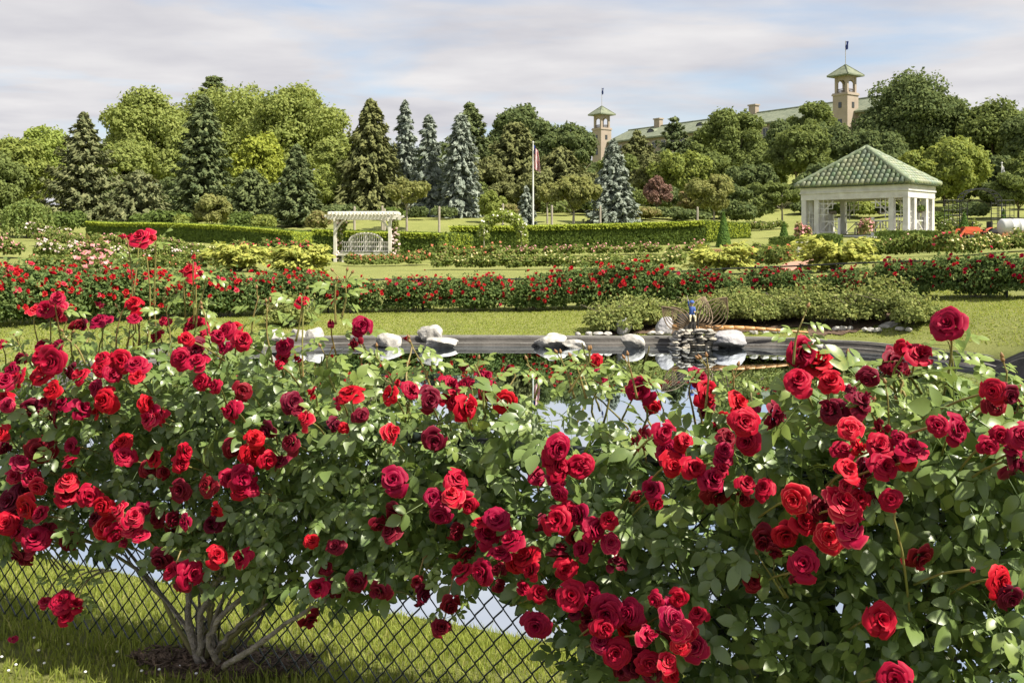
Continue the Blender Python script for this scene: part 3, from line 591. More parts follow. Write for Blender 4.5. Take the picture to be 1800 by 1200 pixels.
# background shrubs under the trees
under = [(90, 68, 385, 28, 'shrub'), (120, 66, 372, 30, 'box'), (20, 72, 368, 36, 'decid'), (300, 68, 372, 40, 'box'), (325, 66, 378, 22, 'lime'), (250, 67, 376, 24, 'box'), (420, 68, 372, 26, 'box'), (465, 67, 380, 22, 'lime'), (560, 66, 372, 24, 'olive'),
         (600, 72, 360, 34, 'deciddark'), (690, 74, 372, 28, 'box'), (735, 74, 380, 16, 'deciddark'), (780, 75, 370, 22, 'deciddark'), (885, 80, 375, 28, 'olive'), (980, 82, 352, 30, 'decid'), (1040, 84, 340, 32, 'deciddark'), (1130, 80, 372, 30, 'olive'), (1170, 82, 365, 30, 'deciddark'), (1215, 80, 372, 34, 'deciddark'), (1260, 84, 350, 30, 'decid'), (1300, 78, 352, 34, 'deciddark'), (1330, 80, 345, 26, 'decid'), (1420, 86, 350, 30, 'deciddark'), (1480, 82, 350, 36, 'decid'), (1540, 80, 352, 34, 'lime'), (1590, 80, 360, 30, 'decid'), (1650, 70, 382, 26, 'box'), (1720, 74, 356, 30, 'deciddark'), (1690, 78, 360, 30, 'decid')]
names_u = ['at the foot of the fir', 'left of the first hedge end', 'near the left edge lawn', 'behind first hedge, under the dark spruce', 'with light leaves behind first hedge', 'under the broad low fir', 'behind first hedge middle', 'pale, right of hedge middle', 'olive, left of the pergola', 'dark, behind the pergola roof', 'beyond the pergola right post', 'small dark one under the cherry tree', 'between two narrow blue spruces', 'rusty one right of blue spruces', 'right of the flagpole far back', 'dark, left of silvery spruce', 'rusty, right of silvery spruce', 'under the copper weeping tree', 'dark, behind the third hedge', 'mid green, behind olive tree', 'dark, above the cone shrub', 'left of the ornamental tree', 'left of gazebo columns', 'seen between gazebo columns', 'light, seen through the gazebo', 'behind gazebo right posts', 'low, right of gazebo', 'behind the black trellis', 'between gazebo and trellis']
for (px, d, top, hw, mt), nm in zip(under, names_u):
    x, y, z = gp(px, d); H = max(.9, CAM_Z + (HOR - top) / F * d - z); W = hw / F * d
    p_, n_, q_ = clump(W, W * .9, H, 2600, .2, 10)
    tag(obj('background_shrub', qmesh('shrub', [q_], M[mt])), 'leafy shrub ' + nm, 'shrub', 'shrubs under the trees').location = (x, y, z)
for i, (px, d, top, hw, mt) in enumerate([(165, 86, 318, 34, 'deciddark'), (205, 88, 310, 36, 'decid'), (300, 90, 312, 40, 'deciddark'), (410, 90, 318, 36, 'decid'), (490, 84, 325, 34, 'deciddark'), (560, 90, 318, 38, 'decid'), (625, 92, 318, 40, 'deciddark'), (840, 86, 322, 36, 'decid'), (885, 90, 318, 38, 'norway'), (1040, 90, 318, 36, 'deciddark'), (1110, 88, 322, 34, 'decid'), (1165, 90, 325, 40, 'deciddark'), (1225, 86, 318, 42, 'olive'), (1285, 90, 322, 44, 'deciddark'), (1340, 94, 322, 44, 'decid'), (1398, 92, 318, 44, 'deciddark'), (1460, 92, 318, 46, 'decid'), (1520, 92, 320, 46, 'deciddark'), (1580, 90, 322, 44, 'decid')]):
    decid(px, d, top, hw, mt, 'low leafy tree in the understorey belt, ' + ORD[i] + ' from the left', 'understorey_tree', nleaf=4200, nlobe=18, leaf=.27, trunk_h=.15, group='understorey trees')
for i, (px, d, top, hw, mt) in enumerate([(1640, 92, 318, 44, 'deciddark'), (1705, 90, 312, 46, 'decid'), (1760, 86, 318, 42, 'deciddark'), (1830, 80, 318, 40, 'decid')]):
    decid(px, d, top, hw, mt, 'low leafy tree behind trellis and tank, ' + ORD[i] + ' from the left', 'understorey_tree', nleaf=4200, nlobe=18, leaf=.27, trunk_h=.15, group='understorey trees')
decid(1235, 150, 226, 40, 'decid', 'round tree before the hotel wall left of the pointed tree', nleaf=6000, nlobe=22, leaf=.4)
decid(1372, 146, 212, 40, 'deciddark', 'round tree before the hotel windows right of the pointed tree', nleaf=6000, nlobe=22, leaf=.4)
# dense wood behind everything on the slope, reads as one mass
V = []; parts = []
for px, d, top, hw, k in [(40, 150, 250, 120, 5000), (230, 160, 230, 120, 5000), (640, 150, 235, 120, 6000), (780, 155, 250, 110, 6000), (900, 150, 235, 100, 6000), (1080, 150, 262, 110, 7000), (1230, 150, 252, 110, 7000), (1370, 150, 240, 90, 6000), (1560, 165, 215, 110, 6000), (1740, 160, 200, 140, 7000)]:
    x, y, z = gp(px, d); H = CAM_Z + (HOR - top) / F * d - z; v, q = decid_crown(hw / F * d, H, 26, k, .55); parts.append((v + np.array([x, y, z]), q))
tag(obj('far_wood', qmesh('far_wood', parts, M['deciddark'])), 'far dark wood filling the hillside behind the trees', kind='stuff')

# ------------------------------------------------------------------ hedges
def hedge(pa, pb, depth_vec, h, label, name='clipped_hedge', leaf=.11, dens=430, mat='hedge', base=None, part=True):
    """box hedge with front edge pa->pb on the ground (x,y) and a depth vector; leaf faces over a solid core"""
    pa = np.array(pa, float); pb = np.array(pb, float); dv = np.array(depth_vec, float)
    r = empty(name, (pa[0], pa[1], gz(*pa[:2]))); tag(r, label, 'hedge')
    ln = np.linalg.norm(pb - pa); dl = np.linalg.norm(dv)
    def S(u, v, w_):     # u along, v depth, w_ height 0..1
        x = pa[0] + (pb - pa)[0] * u + dv[0] * v; y = pa[1] + (pb - pa)[1] * u + dv[1] * v
        return np.stack([x - pa[0], y - pa[1], ground(x, y) * (1 - w_) + w_ * (ground(x - dv[0] * v, y - dv[1] * v) + h) - gz(*pa[:2])], -1)
    ex = unit(pb - pa); ey = unit(dv); Ps = []; Ns = []
    for (au, av, n3) in (((0, 1), None, 'f'), ((0, 1), None, 'k'), ((0, 1), None, 't'), (None, None, 'l'), (None, None, 'r')):
        area = {'f': ln * h, 'k': ln * h, 't': ln * dl, 'l': dl * h, 'r': dl * h}[n3]; n = int(area * dens) + 20
        a, b = rng.random(n), rng.random(n); j = rng.normal(size=n) * .035 + .02 * np.sin(a * ln * 3.1) ; o = np.zeros(n)
        if n3 == 'f': p = S(a, o, b); nn = np.tile([-ey[0], -ey[1], 0], (n, 1))
        if n3 == 'k': p = S(a, o + 1, b); nn = np.tile([ey[0], ey[1], 0], (n, 1))
        if n3 == 't': p = S(a, b, o + 1); nn = np.tile([0, 0, 1.0], (n, 1))
        if n3 == 'l': p = S(o, a, b); nn = np.tile([-ex[0], -ex[1], 0], (n, 1))
        if n3 == 'r': p = S(o + 1, a, b); nn = np.tile([ex[0], ex[1], 0], (n, 1))
        Ps.append(p + nn * (j[:, None])); Ns.append(unit(nn + rng.normal(size=nn.shape) * .45))
    if mat == 'hedge':
        n = int(ln * dens * .42); p = np.concatenate([S(rng.random(n), -rng.random(n) * .03, 1.02 - rng.random(n) ** 2.2 * .2), S(rng.random(n * 2), rng.random(n * 2), np.ones(n * 2) + rng.random(n * 2) * .03), S(1 + rng.random(n // 2) * .004, rng.random(n // 2), 1.02 - rng.random(n // 2) * .9)]); g = obj('growth_sunlit_end', qmesh('growth_sunlit_end', [quads(p, unit(rng.normal(size=p.shape) * .6 + [.2, -.5, .7]), leaf)], M['hedgetop']), r); g['kind'] = 'stuff'; g['label'] = 'yellow green new growth on top, right end painted pale as sunlit'  # new growth on top; sunlight painted into the right end by paler leaves
    P = np.concatenate(Ps); Nm = np.concatenate(Ns)
    f = obj('foliage', qmesh('foliage', [quads(P, Nm, leaf * rng.uniform(.7, 1.3, len(P)))], M[mat]), r); f['kind'] = 'stuff'
    V = []; k = 14
    for i in range(k):
        u = .02 + .96 * i / (k - 1); o = np.array([u])
        for v, w_ in ((.06, -.1), (.94, -.1), (.94, .95), (.06, .95)): V.append(S(o, np.array([v]), np.array([w_]))[0])
    Q = [(i * 4 + j, i * 4 + (j + 1) % 4, i * 4 + 4 + (j + 1) % 4, i * 4 + 4 + j) for i in range(k - 1) for j in range(4)] + [(0, 1, 2, 3), (k * 4 - 1, k * 4 - 2, k * 4 - 3, k * 4 - 4)]
    obj('core', np_mesh('core', V, Q, mats=[M['cone']]), r)
    return r
def g2(px, d): return ((px - 900) / F * d, d)
hedge(g2(152, 64), g2(513, 55), np.array(g2(548, 58.5)) - np.array(g2(513, 55)), 1.0, 'long clipped green hedge at left behind the pink rose beds')
hedge(g2(551, 54), g2(772, 53), (1.6, 3.0), 1.33, 'clipped green hedge behind the white pergola bench')
hedge(g2(793, 58), g2(1240, 60), np.array(g2(1318, 67)) - np.array(g2(1240, 60)), 1.28, 'long clipped hedge behind rose arch and flagpole side')
hedge(g2(1352, 56), g2(1396, 56), (.8, .8), .62, 'low box hedge left of the white pot', leaf=.08, mat='box')
hedge(g2(1424, 55), g2(1464, 54.5), (.8, .8), .72, 'low box hedge between pot and gazebo steps', leaf=.08, mat='box')
hedge(g2(1538, 55), g2(1640, 56), (.9, .8), .78, 'low box hedge in front of the gazebo right posts', leaf=.08, mat='box')
def cone_shrub(px, d, h, r_, label):
    x, y, z = gp(px, d); n = 2600; t = rng.random(n) ** .7; a = rng.random(n) * 6.28; rr = r_ * (1 - (1 - t) ** 1.0) 
    zz = h * (1 - t); rad = r_ * t ** .8 * rng.uniform(.85, 1.08, n)
    P = np.c_[np.cos(a) * rad, np.sin(a) * rad, zz]; Nm = unit(np.c_[np.cos(a), np.sin(a), np.full(n, .35)] + rng.normal(size=(n, 3)) * .4)
    e = empty('cone_shrub', (x, y, z)); tag(e, label, 'shrub'); obj('crown', qmesh('crown', [quads(P, Nm, .1)], M['cone']), e)
    mb = MB(); mb.tube([(0, 0, -.1), (0, 0, h * .9)], [.05, .01], 6); mb.build('trunk', M['bark'], e)
cone_shrub(1272, 58, 1.95, .42, 'dark cone-shaped evergreen in front of the hedge right end')
cone_shrub(1378, 58, 1.25, .33, 'small cone-shaped evergreen beside the gazebo left columns')
cone_shrub(1695, 53, 1.75, .42, 'cone-shaped evergreen in front of the black trellis')
cone_shrub(1764, 58, 1.6, .26, 'thin cone evergreen behind the white tank')

# ------------------------------------------------------------------ gazebo
GL, GW = 6.95, 3.8; gc = np.array([.3878, 1.0]) * 58 + np.array([-.701, .714]) * GL / 2 + np.array([.714, .701]) * GW / 2
GZF = 2.05; GEZ = 5.1
gaz = empty('gazebo', (gc[0], gc[1], 0), math.atan2(-.714, .701)); tag(gaz, 'white garden gazebo with green barrel-tiled pyramid roof', 'gazebo')
hx, hy = GL / 2 - .12, GW / 2 - .12
mb = MB(); mb.box((0, 0, GZF - .35), (GL + .5, GW + .5, .9)); mb.build('floor_slab', M['pot'], gaz)
PW = .30
for sx in (-1, 1):
    for sy in (-1, 1):
        for dx, dy in ((0, 0), (.85, 0), (0, .85)):
            mb = MB(); cxp, cyp = sx * (hx - PW / 2 - dx), sy * (hy - PW / 2 - dy)
            mb.box((cxp, cyp, (GZF + .1 + GEZ - .8) / 2), (PW, PW, GEZ - .8 - GZF - .1)); mb.box((cxp, cyp, GZF + .22), (PW + .1, PW + .1, .24)); mb.build('column', M['white'], gaz)
        # lattice between the paired posts
        for ax in (0, 1):
            mb = MB(); a0, a1 = PW, .85
            def LP(a, z): 
                return (sx * (hx - PW / 2 - (a if ax == 0 else 0)), sy * (hy - PW / 2 - (a if ax == 1 else 0)), z)
            for a in (.33, .5, .68 - .02): mb.bar(LP(a, GZF + .5), LP(a, GEZ - 1.5 + .3 * math.sin(a * 9)), .035, .035, up=(0, 1, 0))
            for zz in np.arange(GZF + .8, GEZ - 1.3, .33): mb.bar(LP(.17, zz), LP(.69, zz), .035, .03)
            mb.build('lattice', M['white'], gaz)
            # bracket of crossed bars
            mb = MB(); a_ = .85 + PW / 2
            for q, (da, zt, zb) in enumerate(((.25, 0, 1.15), (.55, 0, .85), (.85, 0, .5))):
                mb.bar(LP(a_ + da, GEZ - .84), LP(a_ + da, GEZ - .84 - zb), .04, .04, up=(0, 1, 0) if ax == 0 else (1, 0, 0))
            for q, (zz, ex_) in enumerate(((.2, 1.1), (.5, .85), (.85, .5))): mb.bar(LP(a_, GEZ - .84 - zz), LP(a_ + ex_, GEZ - .84 - zz), .035, .045)
            mb.bar(LP(a_, GEZ - 1.75), LP(a_ + .9, GEZ - .86), .05, .05)
            if not (ax == 1): mb.build('bracket', M['white'], gaz)
mb = MB(); T_ = .34
def ringbox(mb, ox, oy, th, z0_, z1_):
    for sy in (-1, 1): mb.box((0, sy * (oy - th / 2), (z0_ + z1_) / 2), (2 * ox, th, z1_ - z0_))
    for sx in (-1, 1): mb.box((sx * (ox - th / 2), 0, (z0_ + z1_) / 2), (th, 2 * oy - 2 * th, z1_ - z0_))
ringbox(mb, hx + .02, hy + .02, T_, GEZ - .80, GEZ - .42); ent = mb.build('entablature', M['white'], gaz)
mb = MB(); ringbox(mb, hx + .08, hy + .08, T_, GEZ - .418, GEZ - .33); mb.build('moulding', M['white'], ent)
mb = MB(); ringbox(mb, hx + .05, hy + .05, T_, GEZ - .328, GEZ - .06); mb.build('frieze', M['white'], ent)
mb = MB(); mb.box((0, 0, GEZ - .38), (2 * hx - .6, 2 * hy - .6, .06)); mb.build('ceiling', M['ceil'], gaz)
AP = 7.35; ov = .16; ex_, ey_ = GL / 2 + ov, GW / 2 + ov
mb = MB(); V = [(-ex_, -ey_, GEZ - .04), (ex_, -ey_, GEZ - .04), (ex_, ey_, GEZ - .04), (-ex_, ey_, GEZ - .04), (0, 0, AP - .1)]
mb.add(V, [(3, 2, 1, 0)], [(0, 1, 4), (1, 2, 4), (2, 3, 4), (3, 0, 4)]); rfo = mb.build('roof', M['tilejoin'], gaz)
# barrel tile: half tube with a lip, local +x runs up the slope
def tile_arrays(ln=.40, r=.15):
    V = []; n = 6
    for x_, rr in ((0, r * 1.08), (ln, r * .86)):
        for k in range(n + 1): a = math.pi * k / n; V.append((x_, rr * math.cos(a), rr * math.sin(a)))
    V.append((0, 0, 0)); Q = [(k, k + 1, n + 2 + k, n + 1 + k) for k in range(n)]
    return V, Q, [(14, k + 1, k) for k in range(n)]
tv, tq_, tt = tile_arrays(); tme = np_mesh('tile', tv, tq_, tt, [M['tile']], True)
def roof_face(A, Bc, single):
    A = Vector(A); Bc = Vector(Bc); apx = Vector((0, 0, AP)); mid = (A + Bc) / 2; up = (apx - mid); sl = up.length; up.normalize(); al = (Bc - A); wd = al.length; al.normalize(); nn = al.cross(up)
    ncol = int(wd / .345); row = .36; fld = MB()
    for c in range(ncol):
        s = (c + .5) / ncol * 2 - 1; av = (1 - abs(s)) * sl
        base = mid + al * s * wd / 2
        k = 0
        while k * row < av - .12:
            p = base + up * (k * row - .03) + nn * (.02 + .018); 
            M3 = Matrix((up, -al, nn)).transposed(); M3 = (Matrix.Rotation(math.radians(2.5) , 3, al) @ M3)
            if single:
                o = bpy.data.objects.new('tile', tme); link(o, rfo); o.matrix_local = Matrix.Translation(p) @ M3.to_4x4()
            else: fld.add(np.array(tv) @ np.array(M3).T + np.array(p), tq_, tt)
            k += 1
    if not single: fb = fld.build('tile_field', M['tilejoin'], rfo); fb['kind'] = 'stuff'
roof_face((-ex_, -ey_, GEZ), (ex_, -ey_, GEZ), True); roof_face((ex_, -ey_, GEZ), (ex_, ey_, GEZ), True)
roof_face((ex_, ey_, GEZ), (-ex_, ey_, GEZ), False); roof_face((-ex_, ey_, GEZ), (-ex_, -ey_, GEZ), False)
for sx, sy in ((-1, -1), (1, -1), (1, 1), (-1, 1)):
    mb = MB(); pts = [(sx * ex_ * (1 - t) * 1.0, sy * ey_ * (1 - t), GEZ + .08 + (AP - GEZ + .02) * t) for t in np.linspace(0, 1, 14)]
    mb.tube(pts, [.15 + .025 * (i % 2) for i in range(14)], 8); mb.build('hip_ridge', M['tilejoin'], rfo, True)
def rail(a, b, label):
    mb = MB(); a = np.array(a, float); b = np.array(b, float); n = max(1, int(np.linalg.norm(b - a) / .9))
    mb.bar(a + [0, 0, .85], b + [0, 0, .85], .07, .06); mb.bar(a + [0, 0, .2], b + [0, 0, .2], .06, .05)
    for i in range(n):
        p, q = a + (b - a) * i / n, a + (b - a) * (i + 1) / n; m_ = (p + q) / 2
        mb.bar(p + [0, 0, .22], m_ + [0, 0, .83], .035, .045); mb.bar(m_ + [0, 0, .83], q + [0, 0, .22], .034, .045); mb.bar(m_ + [0, 0, .2], m_ + [0, 0, .83], .03, .04, up=(0, 1, 0)); mb.bar(p + [0, 0, .2], p + [0, 0, .85], .04, .05, up=(0, 1, 0))
    mb.bar(b + [0, 0, -.05], b + [0, 0, 1.05], .14, .14, up=(0, 1, 0)); mb.build('railing', M['white'], gaz)
yy = -hy + .2
rail((-hx + 1.2, yy, GZF + .1), (-.55 - .4, yy, GZF + .1), ''); rail((hx - 1.2, yy, GZF + .1), (hx - 2.2, yy, GZF + .1), '')
rail((-hx + 1.2, hy - .2, GZF + .1), (-.8, hy - .2, GZF + .1), ''); rail((hx - 1.2, hy - .2, GZF + .1), (.8, hy - .2, GZF + .1), ''); rail((hx - .2, -.8, GZF + .1), (hx - .2, .7, GZF + .1), '')
def gworld(x, y, z): return gaz.matrix_basis @ Vector((x, y, z))
bpy.context.view_layer.update()
def hang_basket(x, y, label):
    p = gworld(x, y, GEZ - 1.55); e = empty('hanging_basket', p); tag(e, label, 'basket', 'baskets hung in the gazebo')
    mb = MB(); mb.lathe([(.02, -.12), (.2, -.08), (.26, .08), (.24, .09)], 12); mb.build('bowl', M['darkwood'], e)
    mb = MB()
    for a in (0, 2.1, 4.2): mb.tube([(.24 * math.cos(a), .24 * math.sin(a), .08), (0, 0, .75)], .012, 4)
    mb.tube([(0, 0, .75), (0, 0, 1.12)], .012, 4); mb.build('chain', M['blackmetal'], e)
    P, n_, q = clump(.36, .36, .5, 500, .1, 6); q[0][:, 2] -= .1; obj('plant', qmesh('plant', [q], M['box']), e)
for x, y, l in ((-1.6, -1.2, 'basket of trailing plant by the gazebo left bracket'), (.5, .9, 'dark hanging basket in the middle of the gazebo'), (hx - .3, .3, 'hanging basket on the gazebo right side'), (1.9, -.6, 'hanging basket behind the gazebo right bracket')): hang_basket(x, y, l)
def bench(e, wd, mat, slats=7):
    for sx in (-1, 1):
        for sy in (-1, 1):
            mb = MB(); mb.box((sx * wd / 2, sy * .22, .22 if sy < 0 else .45), (.07, .07, .44 if sy < 0 else .9)); mb.build('leg', mat, e)
        mb = MB(); mb.bar((sx * wd / 2, -.24, .64), (sx * wd / 2, .22, .66), .07, .05); mb.build('armrest', mat, e)
    for i in range(4):
        mb = MB(); mb.box((0, -.2 + i * .13, .44), (wd - .08, .1, .03)); mb.build('seat_slat', mat, e)
    mb = MB(); mb.box((0, .23, .88), (wd - .08, .05, .08)); mb.build('top_rail', mat, e)
    for i in range(slats):
        mb = MB(); mb.box((-wd / 2 + wd * (i + .5) / slats, .235, .64), (.06, .025, .4)); mb.build('back_slat', mat, e)
p = gworld(-.25, -.35, GZF + .1); e = empty('wooden_bench', p, gaz.rotation_euler.z - 1.2); tag(e, 'dark wooden bench with slatted back inside the gazebo', 'bench'); bench(e, 1.5, M['darkwood'], 9)
p = gworld(.9, .7, GZF + .1); e = empty('wooden_bench', p, gaz.rotation_euler.z + .2); tag(e, 'paler weathered bench deeper inside the gazebo', 'bench'); bench(e, 1.4, M['post'], 8)
for i in range(3):
    p = gworld(-.2, -GW / 2 - .4 - i * .38, 0); mb = MB(); mb.box((0, 0, 0), (2.4, .5, .18)); o = mb.build('stone_step', M['pot']); o.location = (p.x, p.y, GZF - .12 - i * .17); o.rotation_euler.z = gaz.rotation_euler.z
    tag(o, ['uppermost', 'middle', 'lowest'][i] + ' pale stone step leading to the gazebo', 'step', 'gazebo steps')
def pot(px, d, label, base=None, s=.8):
    x, y, z = gp(px, d); e = empty('stone_pot', (x, y, z if base is None else base)); tag(e, label, 'planter')
    mb = MB(); mb.box((0, 0, .06), (.62 * s, .62 * s, .12)); mb.box((0, 0, .40), (.52 * s, .52 * s, .56), M=np.diag([1, 1, -1]), taper=.999)
    V = np.array([(a * b * s, c * b * s, z_) for z_, b in ((.12, .27), (.66, .38)) for a, c in ((-1, -1), (1, -1), (1, 1), (-1, 1))]); mb.add(V, [(0, 1, 5, 4), (1, 2, 6, 5), (2, 3, 7, 6), (3, 0, 4, 7)]); mb.box((0, 0, .70), (.84 * s, .84 * s, .09)); mb.build('pot', M['pot'], e)
    P, n_, q = clump(.45, .45, 1.05, 900, .11, 8, .2); q[0][:, 2] += .6; obj('plant', qmesh('plant', [q], M['olive']), e)
    k = rng.choice(len(P), 130, False); v, qq = quads(P[k] + n_[k] * .06 + [0, 0, .62], n_[k], .13); obj('blossom', qmesh('blossom', [(v, qq)], M['fl_pink']), e)
pot(1409, 53, 'pale stone pot with pink flowering plant left of the gazebo steps'); pot(1526, 53.5, 'pale stone pot with pink plant right of the gazebo steps')

# ------------------------------------------------------------------ pergola with bench
x, y, z = gp(641, 50.5); pg = empty('garden_pergola', (x, y, z), -.09); tag(pg, 'cream pergola seat with arched lattice back and slatted roof', 'pergola')
for sx in (-1, 1):
    for yy, xx in ((-.45, 1.36), (.45, 1.30)):
        mb = MB(); mb.box((sx * xx, yy, 1.02), (.14, .14, 2.04)); mb.build('post', M['cream'], pg)
    mb = MB(); mb.box((sx * 1.33, 0, 2.10), (.07, 1.6, .18)); mb.build('cross_beam', M['cream'], pg)
    mb = MB()
    for i in range(3): mb.bar((sx * 1.33, -.28 + i * .28, .25), (sx * 1.33, -.28 + i * .28, 1.95), .035, .03, up=(0, 1, 0))
    for zz in np.arange(.4, 1.95, .26): mb.bar((sx * 1.33, -.42, zz), (sx * 1.33, .42, zz), .03, .035)
    mb.build('trellis', M['cream'], pg)
    for yy in (-.45,):
        mb = MB(); mb.tube([(sx * (1.34 - .5 * t), yy, 1.55 + .52 * math.sin(t * 1.57)) for t in np.linspace(0, 1, 6)], .055, 6); mb.build('bracket', M['cream'], pg)
for yy in (-.6, .6):
    mb = MB(); mb.box((0, yy, 2.2), (3.4, .07, .2))
    for sx in (-1, 1): mb.bar((sx * 1.65, yy, 2.22), (sx * 1.85, yy, 2.29), .068, .11)
    mb.build('main_beam', M['cream'], pg)
for i in range(19):
    xx = -1.62 + 3.24 * i / 18; mb = MB(); pts = [(xx, t, 2.38 + .07 * (1 - (t / .85) ** 2)) for t in np.linspace(-.85, .85, 6)]
    for a, b in zip(pts[:-1], pts[1:]): mb.bar(a, b, .05, .13)
    mb.build('rafter', M['cream'], pg)
for i in range(4):
    mb = MB(); mb.box((0, -.42 + i * .17, .44), (2.55, .14, .035)); mb.build('seat_plank', M['cream'], pg)
for xx in (-1.0, -.34, .34, 1.0):
    mb = MB(); mb.box((xx, -.36, .21), (.09, .09, .42)); mb.build('leg', M['cream'], pg)
mb = MB(); mb.box((0, -.46, .39), (2.55, .04, .1)); mb.build('seat_rail', M['cream'], pg)
bk = .22
mb = MB(); mb.tube([(.85 * math.cos(a), bk, 1.02 + .42 * math.sin(a)) for a in np.linspace(0, math.pi, 15)], .05, 6); mb.build('arch_rail', M['cream'], pg)
for zz, w_ in ((1.0, 2.55), (.78, 2.5), (.55, 2.5)):
    mb = MB(); mb.box((0, bk, zz), (w_, .05, .065)); mb.build('back_rail', M['cream'], pg)
for i in range(23):
    xx = -1.18 + 2.36 * i / 22; zt = 1.0 if abs(xx) > .84 else 1.02 + .42 * math.sqrt(max(0, 1 - (xx / .85) ** 2))
    mb = MB(); mb.box((xx, bk - .003, (.52 + zt) / 2), (.035 if i not in (4, 11, 18) else .1, .03, zt - .52)); mb.build('back_slat', M['cream'], pg)
def climber(name, pts, rad, label, nleaf, nbl, blmat, leaf=.11, lmat='bedleaf', bsize=.1):
    C = np.concatenate([np.array(p)[None] + ball(int(nleaf / len(pts))) * rng.random((int(nleaf / len(pts)), 1)) ** .5 * rad for p in pts]); c0 = C.mean(0).copy(); zb = min(p[2] for p in pts); c0[2] = zb
    o = empty(name, c0); tag(o, label, 'rose bush'); Nm = unit(rng.normal(size=C.shape) + [0, -.4, .5])
    f = obj('foliage', qmesh('foliage', [quads(C - c0, Nm, leaf * rng.uniform(.6, 1.3, len(C)))], M[lmat]), o); f['kind'] = 'stuff'
    k = rng.choice(len(C), nbl, False); Q = C[k] - c0 + np.array([0, -rad * .45, rad * .25])
    b = obj('blossom', qmesh('blossom', [quads(Q, unit(rng.normal(size=Q.shape) * .5 + [0, -.8, .5]), bsize * rng.uniform(.7, 1.3, nbl), aspect=1.1), quads(Q, unit(rng.normal(size=Q.shape) * .5 + [.4, -.5, .6]), bsize, aspect=1.1)], M[blmat]), o); b['kind'] = 'stuff'
    mb = MB(); mb.tube(smoothpath(np.array(pts) - c0, 12), .025, 5); mb.build('cane', M['greencane'], o)
pw = lambda a, b, c: (x + a, y + b, z + c)
climber('climbing_rose', [pw(-1.40, -.1, .3), pw(-1.36, .0, .8), pw(-1.3, .0, 1.2), pw(-1.2, .1, 1.7), pw(-1.1, .2, 1.95)], .24, 'pale pink climbing rose on the left side of the pergola', 1700, 60, 'fl_pale', bsize=.13)
climber('climbing_rose', [pw(1.5, -.1, .1), pw(1.55, -.1, .5), pw(1.5, .0, .9), pw(1.5, .1, 1.3), pw(1.45, .1, 1.75), pw(1.4, .1, 2.0)], .25, 'pink and coral climbing rose on the right side of the pergola', 1900, 90, 'fl_pale', bsize=.13)
# rose arch
ax, ay, az = gp(884, 54.5)
climber('arch_rose', [(ax + 1.0 * math.cos(a) , ay, az + (1.25 + .95 * math.sin(a))) for a in np.linspace(math.pi, 0, 9)] + [(ax + 1.02, ay, az + .8), (ax + 1.0, ay, az + .35)], .36, 'cream white climbing rose over the metal arch', 4600, 85, 'fl_white', bsize=.11, lmat='birch')
e = empty('garden_arch', (ax, ay, az)); tag(e, 'slim metal arch under the cream climbing rose', 'arch')
for yy in (-.2, .2):
    mb = MB(); mb.tube([(-1, yy, -.1), (-1, yy, 1.2)] + [(math.cos(a), yy, 1.25 + .9 * math.sin(a)) for a in np.linspace(math.pi, 0, 10)] + [(1, yy, 1.2), (1, yy, -.1)], .025, 6); mb.build('hoop', M['post'], e)
mb = MB()
for a in np.linspace(math.pi, 0, 8): mb.tube([(math.cos(a), -.2, 1.25 + .9 * math.sin(a)), (math.cos(a), .2, 1.25 + .9 * math.sin(a))], .015, 5)
mb.build('rung', M['post'], e)

# ------------------------------------------------------------------ posts, flagpoles
for (px, top, d), l in zip([(623, 363, 60), (672, 362, 60), (676, 367, 62), (772, 363, 62), (884, 358, 62), (970, 361, 63), (1055, 362, 64), (1226, 364, 66)], ['above the pergola roof middle', 'above the pergola right post', 'thin, just right of pergola post', 'before the narrow blue spruce', 'behind the rose arch top', 'right of the flagpole', 'before the silvery blue spruce', 'left of the cone evergreen']):
    x, y, z = gp(px, d); H = CAM_Z + (HOR - top) / F * d - z; mb = MB(); mb.lathe([(.0, -.2), (.075, -.2), (.07, H - .12), (.075, H - .1), (.06, H), (0, H + .02)], 10); o = mb.build('garden_post', M['post']); o.location = (x, y, z); tag(o, 'slim tan wooden post ' + l, 'post', 'posts behind the hedge')
def flagpole(px, d, top, label, mats, fl, fw, z0_):
    x, y, z = gp(px, d); H = CAM_Z + (HOR - top) / F * d - z; e = empty('flagpole', (x, y, z)); tag(e, label, 'flagpole')
    mb = MB(); mb.lathe([(.06, -.2), (.055, H * .5), (.035, H)], 10); mb.lathe([(0, H), (.07, H + .03), (.07, H + .1), (0, H + .13)], 8); mb.build('pole', M['metalwhite'], e)
    nr, nc = 18, 13; V = []
    for i in range(nr):
        for j in range(nc):
            t = i / (nr - 1); u = j / (nc - 1); V.append((.05 + u * fw * (.55 + .45 * t) + .03 * math.sin(7 * u + 3 * t), .16 * math.sin(u * 9 + t * 2) * (.3 + u), H - z0_ - t * fl - u * .35))
    Q = [(i * nc + j, i * nc + j + 1, (i + 1) * nc + j + 1, (i + 1) * nc + j) for i in range(nr - 1) for j in range(nc - 1)]
    mi = []
    for i in range(nr - 1):
        for j in range(nc - 1): mi.append((2 if j < 5 else (j % 2)) if len(mats) == 3 and i < 6 else (j % 2 if len(mats) == 3 else 0))
    f = obj('flag', np_mesh('flag', V, Q, mats=mats, mi=mi, smooth=True), e)
flagpole(937, 66, 252, 'white flagpole with limp red and white striped flag above hedge', [M['flagred'], M['flagwhite'], M['flagblue']], 1.5, .45, .1)
flagpole(1761, 74, 288, 'white flagpole with pale flag near the right edge', [M['flagwhite']], 1.0, .3, .1)

